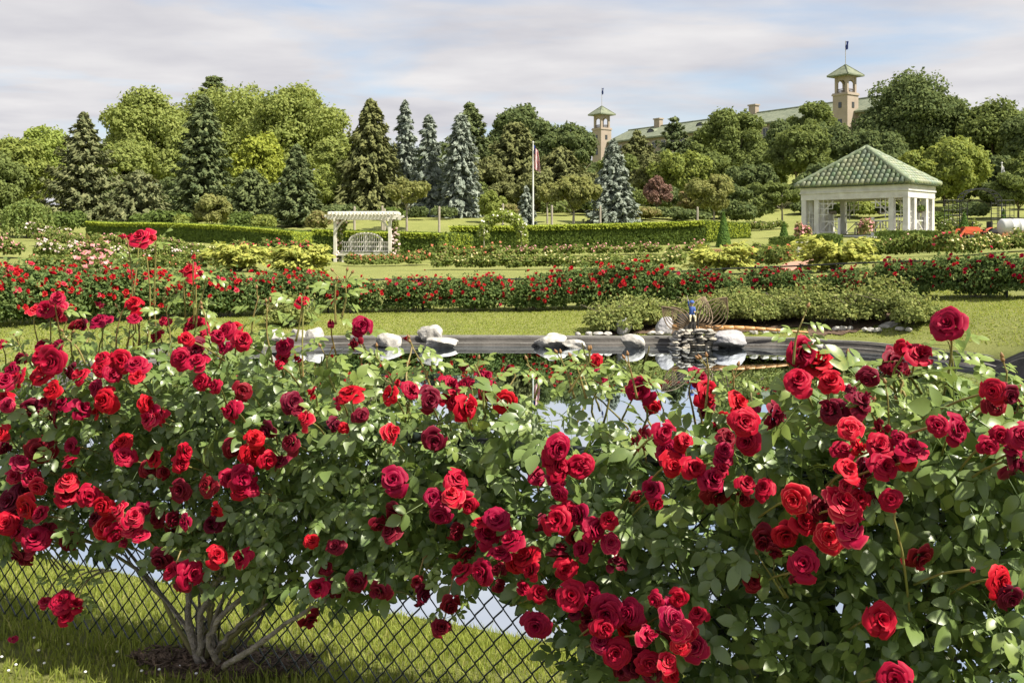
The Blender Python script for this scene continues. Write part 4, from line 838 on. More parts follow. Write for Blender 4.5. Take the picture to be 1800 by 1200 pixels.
# ------------------------------------------------------------------ right side: planter, trellis, tractor, tank trailer, brick pier and wall, path
x, y, z = gp(1662, 50); e = empty('wooden_planter', (x, y, z), .05); tag(e, 'dark red wooden planter box right of the gazebo hedge', 'planter')
for i in range(3):
    for sy in (-1, 1): mb = MB(); mb.box((0, sy * .4, .12 + i * .2), (1.3 + i * .05, .05, .19)); mb.build('board', M['redwood'], e)
    for sx in (-1, 1): mb = MB(); mb.box((sx * .64, 0, .12 + i * .2), (.05, .72, .19)); mb.build('board', M['redwood'], e)
mb = MB(); mb.box((0, 0, .5), (1.2, .7, .06)); mb.build('soil', M['soil'], e)
P, n_, q = clump(.5, .3, .8, 500, .12, 6, .4); q[0][:, 2] += .5; obj('plant', qmesh('plant', [q], M['bedleaf']), e)
x, y, z = gp(1705, 57); e = empty('garden_trellis', (x, y, z), .1); tag(e, 'black metal arched trellis behind the tractor', 'trellis')
for sx in (-1, 1):
    mb = MB(); 
    for xx in (-.9, -.45, 0, .45, .9): mb.tube([(sx * 1.0 + xx * .55 + (1.1 if sx > 0 else -.0), 0, 0), (sx * 1.0 + xx * .55 + (1.1 if sx > 0 else 0), 0, 2.25)], .022, 4)
    for zz in np.arange(.3, 2.3, .28): mb.tube([(sx * 1.0 - .5 + (1.1 if sx > 0 else 0), 0, zz), (sx * 1.0 + .5 + (1.1 if sx > 0 else 0), 0, zz)], .018, 4)
    mb.build('side_grid', M['blackmetal'], e)
mb = MB()
for yy in (-.3, .3): mb.tube([(-.6 + 1.15 * (1 - math.cos(a)) , yy, 2.2 + .7 * math.sin(a)) for a in np.linspace(0, math.pi, 11)], .035, 5)
for a in np.linspace(0, math.pi, 11): mb.tube([(-.6 + 1.15 * (1 - math.cos(a)), -.3, 2.2 + .7 * math.sin(a)), (-.6 + 1.15 * (1 - math.cos(a)), .3, 2.2 + .7 * math.sin(a))], .03, 4)
mb.build('arch', M['blackmetal'], e)
mb = MB()
for xx in (-.6, -.15, 1.25, 1.7): mb.tube([(xx, 0, 0), (xx, 0, 2.2)], .03, 4)
for zz in np.arange(.4, 2.3, .28): mb.tube([(1.25, 0, zz), (1.7, 0, zz)], .018, 4); mb.tube([(-.6, 0, zz), (-.15, 0, zz)], .018, 4)
mb.build('arch_leg', M['blackmetal'], e)
def wheel(e, c, r, wd, name='wheel'):
    mb = MB(); mb.lathe([(r * .55, -wd / 2), (r * .95, -wd / 2), (r, -wd * .3), (r, wd * .3), (r * .95, wd / 2), (r * .55, wd / 2), (r * .55, -wd / 2)], 20)
    v = np.concatenate(mb.v); v = v[:, [0, 2, 1]]; mb.v = [v + np.array(c)]; wo = mb.build('wheel', M['rubber'], e, True)
    mb = MB(); mb.lathe([(0, -wd * .3), (r * .54, -wd * .35), (r * .54, wd * .35), (0, wd * .3)], 16); v = np.concatenate(mb.v)[:, [0, 2, 1]]; mb.v = [v + np.array(c)]; mb.build('rim', M['orange'], wo)
x, y, z = gp(1722, 50); e = empty('garden_tractor', (x, y, z + .02), .15); e.scale = (.8, .8, .8); tag(e, 'small orange tractor with front loader behind yellow roses', 'tractor')
mb = MB(); mb.box((-.62, 0, .92), (1.0, .5, .46)); mb.box((-.64, 0, 1.16), (.9, .42, .06)); mb.build('bonnet', M['orange'], e)
mb = MB(); mb.box((0, 0, .52), (2.0, .36, .3)); mb.build('chassis', M['blackmetal'], e)
mb = MB()
for i in range(5): mb.box((-1.125, 0, .74 + i * .09), (.02, .42, .05))
mb.build('grille', M['blackmetal'], e)
mb = MB(); mb.box((.45, 0, 1.0), (.42, .46, .12)); mb.box((.66, 0, 1.28), (.12, .46, .5)); mb.build('seat', M['blackmetal'], e)
mb = MB(); mb.tube([(-.05, 0, 1.0), (.06, 0, 1.32)], .03, 6); mb.tube([(.06 + .05 * math.sin(a), .18 * math.cos(a), 1.32 + .17 * math.sin(a) * .3) for a in np.linspace(0, 6.28, 14)], .018, 5); mb.build('steering_wheel', M['blackmetal'], e)
for sy in (-1, 1):
    wheel(e, (.55, sy * .55, .52), .54, .3); wheel(e, (-.8, sy * .5, .33), .34, .2)
    mb = MB(); pts = [(.55 + .66 * math.cos(a), 0, .52 + .64 * math.sin(a)) for a in np.linspace(.25, 2.6, 9)]
    V = [(p[0], sy * (.55 + o_), p[2]) for p in pts for o_ in (-.2, .2)]; mb.add(V, [(i * 2, i * 2 + 1, i * 2 + 3, i * 2 + 2) for i in range(8)]); mb.build('fender', M['orange'], e)
    mb = MB(); mb.bar((-.1, sy * .42, .95), (-1.2, sy * .42, 1.05), .07, .12); mb.bar((-1.2, sy * .42, 1.05), (-1.75, sy * .42, .35), .07, .12); mb.build('loader_arm', M['orange'], e)
mb = MB(); mb.tube([(-.35, .2, 1.15), (-.35, .2, 1.55)], .03, 6); mb.build('exhaust', M['blackmetal'], e)
mb = MB(); V = [(-1.75 + .32 * math.cos(a), s * .6, .38 + .3 * math.sin(a)) for s in (-1, 1) for a in np.linspace(1.2, 4.6, 8)]; mb.add(V, [(i, i + 1, i + 9, i + 8) for i in range(7)], [(0, i, i + 1) for i in range(1, 7)] + [(8, 8 + i + 1, 8 + i) for i in range(1, 7)]); mb.build('bucket', M['orange'], e)
x, y, z = gp(1778, 49); e = empty('tank_trailer', (x, y, z + .02), .05); e.scale = (.85, .85, .85); tag(e, 'orange trailer carrying a white water tank at right edge', 'trailer')
mb = MB(); mb.box((0, 0, .55), (1.7, .9, .12)); mb.box((.5, -.42, .70), (.55, .06, .26)); mb.box((-.6, -.42, .66), (.3, .06, .18)); mb.box((.5, .42, .70), (.55, .06, .26)); mb.build('frame', M['rust'], e)
mb = MB(); mb.bar((-.85, 0, .52), (-1.4, 0, .5), .1, .1); mb.build('drawbar', M['rust'], e)
for sy in (-1, 1): wheel(e, (.35, sy * .58, .3), .31, .2)
prof = [(0, -.76), (.2, -.75), (.4, -.69), (.46, -.62), (.47, -.2), (.485, -.19), (.485, -.15), (.47, -.14), (.47, .25), (.485, .26), (.485, .3), (.47, .31), (.46, .62), (.4, .69), (.2, .75), (0, .76)]
mb = MB(); mb.lathe(prof, 24); v = np.concatenate(mb.v); mb.v = [np.c_[v[:, 2] + .05, v[:, 0], v[:, 1] + 1.08]]; tk = mb.build('tank', M['plastic'], e, True)
mb = MB(); mb.lathe([(0, .06), (.13, .06), (.14, 0), (.14, -.04)], 12, (0, 0, 1.56)); mb.build('filler_cap', M['blackmetal'], tk)
x, y, z = gp(1284, 50.5); e = empty('brick_wall', (x, y, z), .1); tag(e, 'low red brick wall with square end pier by the lawn', 'wall')
bme = None
mb = MB(); mb.box((0, 0, 0), (.235, .11, .068)); bme = mb.mesh('brick', M['brick'])
mb = MB(); mb.box((-1.05, 0, .22), (1.66, .18, .56)); mb.build('core', M['pot'], e)
for k in range(7):
    for i in range(7):
        o = obj('brick', bme, e); o.location = (-1.78 + i * .245 + (.06 if k % 2 else 0), -.065, -.02 + k * .078)
mb = MB(); mb.box((0, 0, .3), (.40, .40, .8)); mb.build('pier_core', M['brick'], e)
for k in range(9):
    for i in range(2):
        o = obj('brick', bme, e); o.location = (-.12 + i * .245, -.17, .0 + k * .078); 
        o = obj('brick', bme, e); o.location = (.17, -.08 + i * .245, .0 + k * .078); o.rotation_euler.z = math.pi / 2
mb = MB(); mb.box((0, 0, .74), (.55, .55, .07)); mb.build('cap_stone', M['brick'], e)
mb = MB(); mb.box((-1.05, 0, .54), (1.68, .28, .05)); mb.build('coping', M['brick'], e)
pp = np.array([gp(px, d, .03) for px, d in ((1372, 33), (1385, 37), (1398, 41), (1410, 46), (1440, 50), (1470, 53))]); wl = 1.0
V = []
for i, p in enumerate(pp): V += [(p[0] - wl / 2, p[1], p[2]), (p[0] + wl / 2, p[1], gz(p[0] + wl / 2, p[1]) + .03)]
tag(obj('brick_path', np_mesh('path', V, [(i * 2, i * 2 + 1, i * 2 + 3, i * 2 + 2) for i in range(len(pp) - 1)], mats=[M['path']])), 'reddish brick path to the gazebo', kind='structure')

# ------------------------------------------------------------------ rose beds in the middle distance
BV = {}
def bedbush(h, hw, key):
    if key not in BV:
        lst = []
        for i in range(3):
            P, n_, q = clump(hw, hw * .8, h, 750, .085 if h < .8 else .1, 8, .25)
            lst.append((qmesh('bush', [q], M['bedleaf']), P, n_))
        BV[key] = lst
    return BV[key]
BM = {}
def bed(pts, n, h, hw, flower, label, group, nbl=26, bs=.085, lmat=None, soil=True):
    pts = np.array([g2(*p) for p in pts]); tt = np.linspace(0, len(pts) - 1, n)
    vs = bedbush(h, hw, (h, hw))
    for i, t in enumerate(tt):
        k = min(int(t), len(pts) - 2); p = pts[k] + (pts[k + 1] - pts[k]) * (t - k); p = p + rng.normal(size=2) * .1
        vi = int(rng.integers(0, 3)); me, P, n_ = vs[vi]
        o = obj('rose_bush', me); o.location = (p[0], p[1], gz(p[0], p[1]) - .02); s = rng.uniform(.85, 1.15); o.scale = (s, s, s * rng.uniform(.85, 1.15)); o.rotation_euler.z = 0
        tag(o, label + ', ' + ORD[i] + ' from the left', 'rose bush', group)
        kk = (h, hw, vi, flower, nbl)
        if kk not in BM:
            top = np.where(P[:, 2] > h * .42)[0]; q = rng.choice(top, min(nbl, len(top)), False); C = P[q] + n_[q] * .03 + [0, -.03, .03]
            sz = bs * rng.uniform(.7, 1.3, len(q))
            BM[kk] = qmesh('blossom', [quads(C, unit(n_[q] + [0, -.5, .4]), sz, aspect=1.1, bend=.3), quads(C + [0, 0, .01], unit(n_[q] + [.8, -.2, .8]), sz, aspect=1.1, bend=.3)], M[flower])
        b = obj('blossom', BM[kk], o); b['kind'] = 'stuff'
    if soil:
        c = np.array([pts[0] + (pts[-1] - pts[0]) * 0])
beds = [
 ([(785, 42), (980, 42.5), (1180, 43)], 18, .62, .5, 'fl_yellow', 'pale yellow rose bush in the long bed before the third hedge', 'yellow rose bed', 20, .09),
 ([(895, 54), (1060, 54.5), (1230, 55)], 15, .52, .5, 'fl_pink', 'pink rose bush at the foot of the third hedge', 'pink roses under the hedge', 26, .09),
 ([(625, 45), (680, 46), (742, 48)], 8, .55, .5, 'fl_coral', 'coral rose bush in the bed before the pergola', 'coral rose bed', 26, .09),
 ([(792, 50.5), (822, 50.5), (855, 51)], 4, .85, .6, 'fl_coral', 'tall coral rose bush beside the rose arch', 'coral roses by the arch', 34, .1),
 ([(82, 51), (150, 49), (240, 47), (330, 47)], 16, .66, .55, 'fl_pink', 'olive rose bush with small pink blooms in the long left bed', 'pink bed before the first hedge', 30, .075),
 ([(88, 41), (125, 40.5), (160, 40)], 4, .65, .5, 'fl_pale', 'pale pink rose bush in the short bed on the left lawn', 'pale pink bed', 46, .1),
 ([(170, 41), (190, 40.5), (205, 39)], 3, .7, .45, 'fl_pale', 'pale pink rose bush at the right end of the left lawn', 'pale pink bed end', 36, .1),
 ([(-20, 42), (22, 42)], 4, .75, .5, 'fl_pink', 'pink rose bush at the left edge', 'pink roses at left edge', 44, .1),
 ([(275, 52), (380, 52), (468, 51)], 12, .4, .5, 'fl_yellow', 'creamy yellow rose bush along the first hedge foot', 'yellow roses at hedge foot', 40, .1),
 ([(222, 41), (290, 41.5), (365, 42)], 10, .6, .5, 'fl_pale', 'white and green rose bush in the low left bed', 'white bed at left', 18, .08),
 ([(425, 46), (475, 46), (535, 47)], 8, .8, .6, 'fl_hot', 'hot pink rose bush left of the pergola', 'hot pink roses', 46, .1),
 ([(65, 34), (150, 34), (240, 34.5), (345, 35)], 16, .5, .45, 'fl_coral', 'low rose bush with few coral blooms on the left lawn', 'low coral bed', 8, .07),
 ([(155, 27), (172, 26.5), (188, 26)], 3, .95, .42, 'fl_pink', 'salmon pink rose bush above the red rose row', 'salmon roses', 60, .11),
 ([(1290, 41), (1335, 40), (1375, 39)], 6, .8, .5, 'fl_coral', 'orange coral rose bush between golden juniper and path', 'coral roses by the path', 26, .1),
 ([(1330, 55), (1368, 52), (1395, 47)], 6, .7, .5, 'fl_pale', 'leafy rose bush left of the path and white pot', 'roses left of the path', 6, .08),
 ([(1515, 45), (1590, 45), (1660, 44)], 11, .8, .55, 'fl_pink', 'green rose bush with few pink blooms below gazebo hedge', 'roses below the gazebo', 12, .1),
 ([(1660, 42), (1680, 41)], 2, .9, .5, 'fl_hot', 'rose bush with hot red blooms before the red planter', 'red roses by planter', 20, .12),
 ([(1690, 40.5), (1745, 41), (1800, 41), (1850, 41)], 9, .74, .6, 'fl_yellow', 'pale yellow rose bush in front of tractor and tank', 'yellow roses at right', 46, .1),
 ([(1320, 72), (1372, 73)], 6, .5, .5, 'fl_pale', 'low rose bush on the far lawn left of the gazebo', 'far lawn roses', 6, .08),
 ([(1660, 62), (1700, 62)], 4, .9, .6, 'fl_white', 'white rose bush just right of the gazebo', 'white roses by gazebo', 40, .12),
 ([(60, 58), (110, 57)], 4, .9, .5, 'fl_pale', 'pale rose bush under the weeping tree', 'roses by weeping tree', 26, .12),
]
for b in beds: bed(*b)
# golden junipers
def juniper(px, d, hw, h, label):
    x, y, z = gp(px, d); e = empty('golden_juniper', (x, y, z)); tag(e, label, 'shrub', 'golden junipers'); W = hw / F * d
    P = []; T = []
    for i in range(62):
        a = rng.random() * 6.28; el = rng.uniform(.1, .75); ln = W * rng.uniform(.55, 1.08); z0_ = h * rng.uniform(.1, .5); k = 48
        t = rng.random(k) ** .6; zz = z0_ + h * el * t - .25 * h * t ** 2.5
        P.append(np.c_[math.cos(a) * ln * t, math.sin(a) * ln * t * .8, zz] + rng.normal(size=(k, 3)) * [.09, .09, .05]); T.append(np.tile([math.cos(a), math.sin(a), .35], (k, 1)) + rng.normal(size=(k, 3)) * .35)
    P = np.concatenate(P); T = np.concatenate(T); f = obj('foliage', qmesh('foliage', [quads(P, unit(np.c_[T[:, 0] * .3, T[:, 1] * .3 - .2, np.ones(len(T))] + rng.normal(size=P.shape) * .35), .12, T, 1.9)], M['gold']), e); f['kind'] = 'stuff'
    mb = MB()
    for a in np.arange(0, 6.28, .9): mb.tube([(0, 0, 0), (math.cos(a) * W * .4, math.sin(a) * W * .3, h * .35), (math.cos(a) * W * .8, math.sin(a) * W * .6, h * .45)], [.04, .025, .01], 5)
    mb.build('branch', M['bark'], e)
juniper(420, 35, 62, 1.0, 'golden spreading juniper left of the hot pink roses'); juniper(532, 35, 52, .95, 'golden spreading juniper just left of the pergola')
juniper(1266, 35, 62, 1.15, 'golden spreading juniper before the brick pier'); juniper(1468, 34, 74, 1.3, 'golden spreading juniper right of the brick path')

# ------------------------------------------------------------------ red rose row on the far fence
ROW = catmull([g2(-90, 17.5), g2(0, 19.3), g2(200, 22), g2(400, 24.5), g2(680, 26), g2(930, 26.5), g2(1060, 26.5), g2(1250, 26), g2(1450, 25), g2(1600, 23.7), g2(1780, 22), g2(1930, 20)], 10)[:111]
seg = np.linalg.norm(np.diff(ROW, axis=0), axis=1); cum = np.r_[0, np.cumsum(seg)]
def rowat(s): return np.array([np.interp(s, cum, ROW[:, 0]), np.interp(s, cum, ROW[:, 1])])
fe = empty('pond_fence', (*rowat(0), gz(*rowat(0)))); tag(fe, 'dark wire fence carrying the far row of red roses', 'fence'); f0 = np.array(fe.location)
ss = np.arange(0, cum[-1], .5); rp_ = np.array([[*rowat(s), gz(*rowat(s)) + .82] for s in ss]) - f0
mb = MB(); mb.tube(rp_, .02, 6); mb.build('top_rail', M['blackmetal'], fe)
for s in np.arange(.4, cum[-1], 2.4):
    p = np.array([*rowat(s), gz(*rowat(s))]) - f0; mb = MB(); mb.tube([p - [0, 0, .2], p + [0, 0, .86]], .028, 6); mb.build('post', M['blackmetal'], fe)
# small rosette used for distant blooms
def rosette(n_p, seed):
    r_ = np.random.default_rng(seed); V = []; Q = []
    for i in range(n_p):
        o = i / n_p; a = i * 2.4; rr = .25 + .75 * o; z_ = .5 - .55 * o; k = len(V); c, s = math.cos(a), math.sin(a); wd = .38 + .3 * o
        for u, v, zz in ((-wd, .1, -.25), (wd, .1, -.25), (wd * .9, rr, z_ + .12), (-wd * .9, rr, z_ + .05)):
            V.append((c * v - s * u, s * v + c * u, zz + r_.normal() * .06))
        Q.append((k, k + 1, k + 2, k + 3))
    return np.array(V), Q
ROS = {}
for nm in ('fl_red', 'fl_dark', 'fl_hot'):
    ROS[nm] = [np_mesh('bloom', *rosette(13, s), mats=[M[nm]]) for s in range(3)]
rowbush = []
for i in range(4):
    P, n_, q = clump(1.25, .55, 1.12, 8000, .06, 17, .2, .05); P2, n2_, q2 = clump(1.15, .45, .5, 1300, .078, 8, 0, .04); rowbush.append((qmesh('foliage', [q, q2], M['redrow']), P, n_))
row_s = np.arange(.6, cum[-1], 1.55)
row_names = []
def nearest_words(px):
    tab = [(-20, 'cut by the left edge'), (60, 'at the left edge under the pink bed'), (150, 'below the salmon roses'), (240, 'below the tall single rose stem'), (330, 'left part, below the white bed'), (420, 'below the first golden juniper'), (490, 'left of the second golden juniper'), (560, 'below the second golden juniper'), (625, 'below the pergola left post'), (685, 'with bare dark base below the pergola'), (745, 'right of the pergola line'), (810, 'below the coral roses'), (870, 'below the rose arch left leg'), (930, 'below the rose arch, tall top'), (990, 'below the flagpole'), (1050, 'beside the fence gap'), (1110, 'behind the first pond shrub'), (1170, 'above the dragonfly head'), (1235, 'above the dragonfly wing'), (1300, 'below the third golden juniper'), (1365, 'below the brick path'), (1430, 'left of the fourth golden juniper'), (1495, 'right of the fourth golden juniper'), (1560, 'above the beige boulder'), (1625, 'at the top of the right bank'), (1690, 'with open stems on the right bank'), (1750, 'below the yellow roses at right'), (1820, 'at the right edge')]
    return min(tab, key=lambda t: abs(t[0] - px))[1]
for i, s in enumerate(row_s):
    p = rowat(s); px = 900 + F * p[0] / p[1]
    if px < -60 or px > 1870: continue
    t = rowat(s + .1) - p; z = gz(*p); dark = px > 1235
    e = empty('red_rose_bush', (p[0], p[1], z - .02), math.atan2(t[1], t[0])); sc = .83 * rng.uniform(.88, 1.14) * (1.12 if px < 400 else 1.0) * (1.0 if px < 1235 else 1.0 if px > 1545 else .92); e.scale = (sc, sc, sc * rng.uniform(.92, 1.08))
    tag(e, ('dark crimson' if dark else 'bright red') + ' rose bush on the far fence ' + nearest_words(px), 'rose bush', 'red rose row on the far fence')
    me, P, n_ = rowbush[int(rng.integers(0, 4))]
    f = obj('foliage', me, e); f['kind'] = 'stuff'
    flip = rng.random() < .5
    if flip: f.rotation_euler.z = math.pi
    Pf = P * ([-1, -1, 1] if flip else [1, 1, 1]); nf = n_ * ([-1, -1, 1] if flip else [1, 1, 1])
    ok = np.where((nf[:, 1] < .35) & (Pf[:, 2] > .2))[0]; k = rng.choice(ok, 130, False)
    for j in k:
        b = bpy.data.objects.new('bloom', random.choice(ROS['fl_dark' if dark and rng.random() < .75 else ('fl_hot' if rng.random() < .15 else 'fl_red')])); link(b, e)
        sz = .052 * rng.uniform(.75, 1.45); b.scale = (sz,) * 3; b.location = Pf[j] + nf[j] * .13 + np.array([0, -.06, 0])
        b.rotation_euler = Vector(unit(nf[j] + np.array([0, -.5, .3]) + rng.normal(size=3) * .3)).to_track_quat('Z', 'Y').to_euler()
    mb = MB()
    for q in range(7):
        a = rng.uniform(-1, 1); mb.tube(smoothpath([(rng.normal() * .08, rng.normal() * .05, -.05), (a * .25, rng.normal() * .1, .3), (a * .8, rng.normal() * .15, .75)], 5), [.022, .018, .014, .01, .006], 5)
    mb.build('cane', M['cane'], e)

# ------------------------------------------------------------------ pond side shrubs, rocks, sculpture
def soilpatch(px0, px1, d0, d1, name, label):
    V = []; n = 16
    for i in range(n):
        px = px0 + (px1 - px0) * i / (n - 1)
        for d in np.linspace(d0, d1, 5) + (rng.normal() * .12): x, y, z = gp(px, d, .025); V.append((x, y, z))
    tag(obj(name, np_mesh(name, V, [(i * 5 + j, (i + 1) * 5 + j, (i + 1) * 5 + j + 1, i * 5 + j + 1) for i in range(n - 1) for j in range(4)], mats=[M['soil']], smooth=True)), label, kind='structure')
soilpatch(1060, 1420, 21.75, 23.2, 'planting_bed', 'bare brown soil under the pond shrubs')
soilpatch(1420, 1600, 21.0, 22.2, 'planting_bed', 'bare brown soil on the right bank')
shr = [(1075, 23.4, 40, 62, 'leftmost shrub on the pond bank beside the grey stone'), (1120, 23.9, 42, 66, 'shrub on the bank between grey stone and dragonfly'), (1160, 24.4, 30, 52, 'shrub behind the dragonfly left wing'), (1235, 24.4, 34, 46, 'low shrub under the dragonfly right wing'), (1290, 24.2, 40, 62, 'shrub right of the dragonfly wings'), (1335, 23.8, 38, 60, 'shrub above the dragonfly tail'), (1385, 23.9, 36, 66, 'tall shrub above the dragonfly tail tip'), (1440, 23.2, 44, 70, 'bushy shrub right of the dragonfly tail'), (1500, 22.8, 44, 78, 'bushy shrub left of the beige boulder'), (1555, 22.6, 40, 72, 'shrub above the beige boulder'), (1602, 22.0, 34, 58, 'rightmost shrub beside the lawn bank'), (510, 23.2, 34, 50, 'low green shrub behind the cracked white boulder')]
for px, d, hw, hp_, l in shr:
    d -= 1.25 if px > 600 else 0
    x, y, z = gp(px, d); P, n_, q = clump(hw / F * d * 1.3, .75, hp_ / F * d * .66 * rng.uniform(.8, 1.2), 4000, .055, 11, .75)
    e = empty('pond_shrub', (x, y, z)); tag(e, l, 'shrub', 'shrubs on the pond bank'); f = obj('foliage', qmesh('foliage', [q], M['shrub']), e); f['kind'] = 'stuff'
    mb = MB()
    for k in range(6): mb.tube([(rng.normal() * .05, 0, -.05), (rng.normal() * .2, rng.normal() * .15, .3), (rng.normal() * .4, rng.normal() * .25, .6)], [.015, .01, .005], 5)
    mb.build('branch', M['bark'], e)
def rock(name, c, size, mat, label=None, seed=0, parent=None, cat='rock', group=None, rz=0, rough=.16, cut=8):
    import bmesh
    r_ = np.random.default_rng(seed); bm = bmesh.new(); bmesh.ops.create_icosphere(bm, subdivisions=4, radius=1)
    planes = [(unit(r_.normal(size=3)), r_.uniform(.55, .85)) for _ in range(cut)]
    ph = r_.uniform(0, 6, (5, 3)); fr = r_.uniform(1.5, 6, (5, 3))
    for v in bm.verts:
        p = np.array(v.co)
        for n_, d_ in planes:
            k = p @ n_ - d_
            if k > 0: p = p - n_ * k * .92
        amp = sum(math.sin(fr[i] @ p + ph[i][0]) * rough / (1 + i) * .5 for i in range(5))
        p = p * (1 + amp * .5) + r_.normal(size=3) * .008
        v.co = p
    me = bpy.data.meshes.new(name); bm.to_mesh(me); bm.free(); me.materials.append(mat)
    co = np.array([v.co for v in me.vertices]); lo, hi = co.min(0), co.max(0); co = (co - (lo + hi) / 2) / ((hi - lo) / 2) * (np.array(size) / 2); me.vertices.foreach_set('co', co.astype(np.float32).ravel())
    o = obj(name, me, parent); o.location = c; o.rotation_euler.z = rz
    if label: tag(o, label, cat, group)
    return o
def rockpx(x0, x1, y0, y1, d, mat, label, seed, dep=.7, **kw):
    p = at((x0 + x1) / 2, (y0 + y1) / 2, d); w_ = (x1 - x0) / F * d; h_ = (y1 - y0) / F * d
    return rock('boulder', p, (w_, w_ * dep, h_ * 1.12), M[mat], label, seed, **kw)
rockpx(510, 540, 580, 612, 21.3, 'stone', 'left block of the cracked white boulder at the pond edge', 1); rockpx(534, 570, 577, 611, 21.3, 'stone', 'right block of the cracked white boulder', 2)
rockpx(660, 706, 586, 613, 21.0, 'stone', 'sloping white boulder behind a rose bud', 3); rockpx(733, 778, 572, 600, 21.3, 'stone', 'upper grooved white boulder of the stacked pair', 4, rough=.3); rockpx(748, 806, 594, 615, 20.9, 'stone', 'lower flat white boulder of the stacked pair', 5, cut=12)
rockpx(938, 998, 586, 612, 21.0, 'stone', 'broad lumpy white boulder at the pond edge middle', 6, rough=.3); rockpx(988, 1030, 597, 613, 20.8, 'stone', 'small white rock right of the lumpy boulder', 7)
rockpx(1090, 1134, 588, 612, 20.8, 'stone', 'rounded white boulder left of the stone pedestal', 8); rockpx(1250, 1312, 581, 612, 20.7, 'greystone', 'big grey boulder right of the stone pedestal', 9); rockpx(1082, 1110, 560, 592, 21.75, 'greystone', 'upright grey stone among the pond shrubs', 10)
rockpx(1152, 1186, 558, 592, 21.75, 'greystone', 'grey stone behind the dragonfly head', 11); rockpx(1545, 1588, 566, 592, 20.95, 'stone', 'beige boulder half hidden by shrubs on the right bank', 12); rockpx(1446, 1462, 560, 584, 22.2, 'greystone', 'small grey stone under the right shrubs', 13); rockpx(1420, 1446, 598, 616, 20.2, 'stone', 'white rock behind the big four-rose cluster', 14); rockpx(458, 486, 620, 650, 18.6, 'stone', 'white boulder in the water seen through left roses', 15); rockpx(455, 500, 580, 602, 20.6, 'stone', 'white rock left of the cracked boulder', 16)
for i, (px, d) in enumerate([(1016, 21.6), (1035, 21.65), (1052, 21.65), (1068, 21.65), (1145, 21.7), (1160, 21.65), (1268, 21.7), (1325, 21.55), (1345, 21.5), (1360, 21.5), (1374, 21.5), (1470, 21.25), (1483, 21.2), (1494, 21.15), (1520, 20.85), (1532, 20.75), (1542, 20.65), (1582, 20.4), (1598, 20.2)]):
    x, y, z = gp(px, d, .05); w_ = rng.uniform(.12, .22); rock('edging_stone', (x, y, z), (w_, w_ * .8, .1), M['stone'], 'small pale stone along the pond edging, ' + ORD[i] + ' from the left', 40 + i, cat='stone', group='small stones along the pond edge')
# stone pedestal
pd = at(1217, 604, 20.85); pe = empty('stone_pedestal', (pd[0], pd[1], WATER_Z)); tag(pe, 'pedestal of stacked flat stones in the pond under the dragonfly', 'pedestal')
k = 0
for lay in range(7):
    wl_ = 1.0 - lay * .055; zz = .02 + lay * .055; xx = -wl_ / 2
    for row_ in (-1, 0):
        xx = -wl_ / 2
        while xx < wl_ / 2:
            w_ = rng.uniform(.14, .3); rock('flat_stone', (xx + w_ / 2, row_ * .22 + .1 + rng.normal() * .03, zz + rng.normal() * .008), (w_ * 1.06, .3, .082), M['flatstone'], seed=100 + k, parent=pe, rough=.1); xx += w_; k += 1
mb = MB(); mb.box((-.12, 0, .52), (.36, .3, .30), taper=.9); o = mb.build('wooden_block', M['liner'], pe)
mb = MB(); mb.tube([(.08, -.2, -.3), (.08, -.2, .62)], .012, 6); mb.build('supply_pipe', M['blackmetal'], pe)
# dragonfly
dfz = at(1217, 577, 20.8); df = empty('dragonfly_sculpture', tuple(dfz)); tag(df, 'dragonfly garden sculpture with varnished tail and twig wire wings', 'sculpture')
sc_ = 20.8 / F
mb = MB(); mb.lathe([(0, -.12), (.05, -.1), (.075, -.02), (.07, .05), (.03, .11), (0, .12)], 12); v = np.concatenate(mb.v); mb.v = [np.c_[v[:, 2] - .30, v[:, 0], v[:, 1] + .03]]; mb.build('head', M['bamboo'], df, True)
mb = MB(); mb.tube([(-.22, 0, .02), (-.1, 0, 0), (.1, 0, 0), (.25, 0, .01)], [.045, .065, .07, .055], 10); mb.build('thorax', M['bamboo'], df, True)
tx = np.linspace(.2, 2.35, 11)
for i in range(10):
    a, b = tx[i], tx[i + 1]; za = lambda q: .03 * math.sin(q * 1.7) - .025 * q; r0 = .062 - .0042 * i
    mb = MB(); mb.tube([(a, 0, za(a)), (a + .02, 0, za(a)), ((a + b) / 2, 0, za((a + b) / 2)), (b - .02, 0, za(b)), (b, 0, za(b))], [r0 * .82, r0, r0 * .93, r0, r0 * .8], 10); mb.build('tail_segment', M['bamboo'], df, True)
for wi, (tipx, tipz, tipy, w2) in enumerate([(-.66, .46, -.25, .17), (-.36, .42, .35, .16), (.66, .64, -.2, .25), (.34, .62, .45, .23)]):
    mb = MB(); root = np.array([.02 + .04 * (wi > 1), 0, .04]); tip = np.array([tipx, tipy, tipz]); ax_ = tip - root; sd2 = unit(np.cross(ax_, [0, 1, .2])) * w2
    tt_ = np.linspace(0, 1, 18)
    for kf in (-1, -.72, -.45, -.18, .1, .38, .66, 1):
        te = 1.0 if abs(kf) == 1 else .985
        mb.tube([root + ax_ * t * te + sd2 * kf * math.sin(math.pi * min(1, t * te) ** 1.25) * 1.15 + np.array([0, -.05 * math.sin(math.pi * t), -.10 * math.sin(math.pi * t)]) for t in tt_], 0.013 if abs(kf) == 1 else .0095, 5, False)
    mb.build('wing', M['wire'], df)
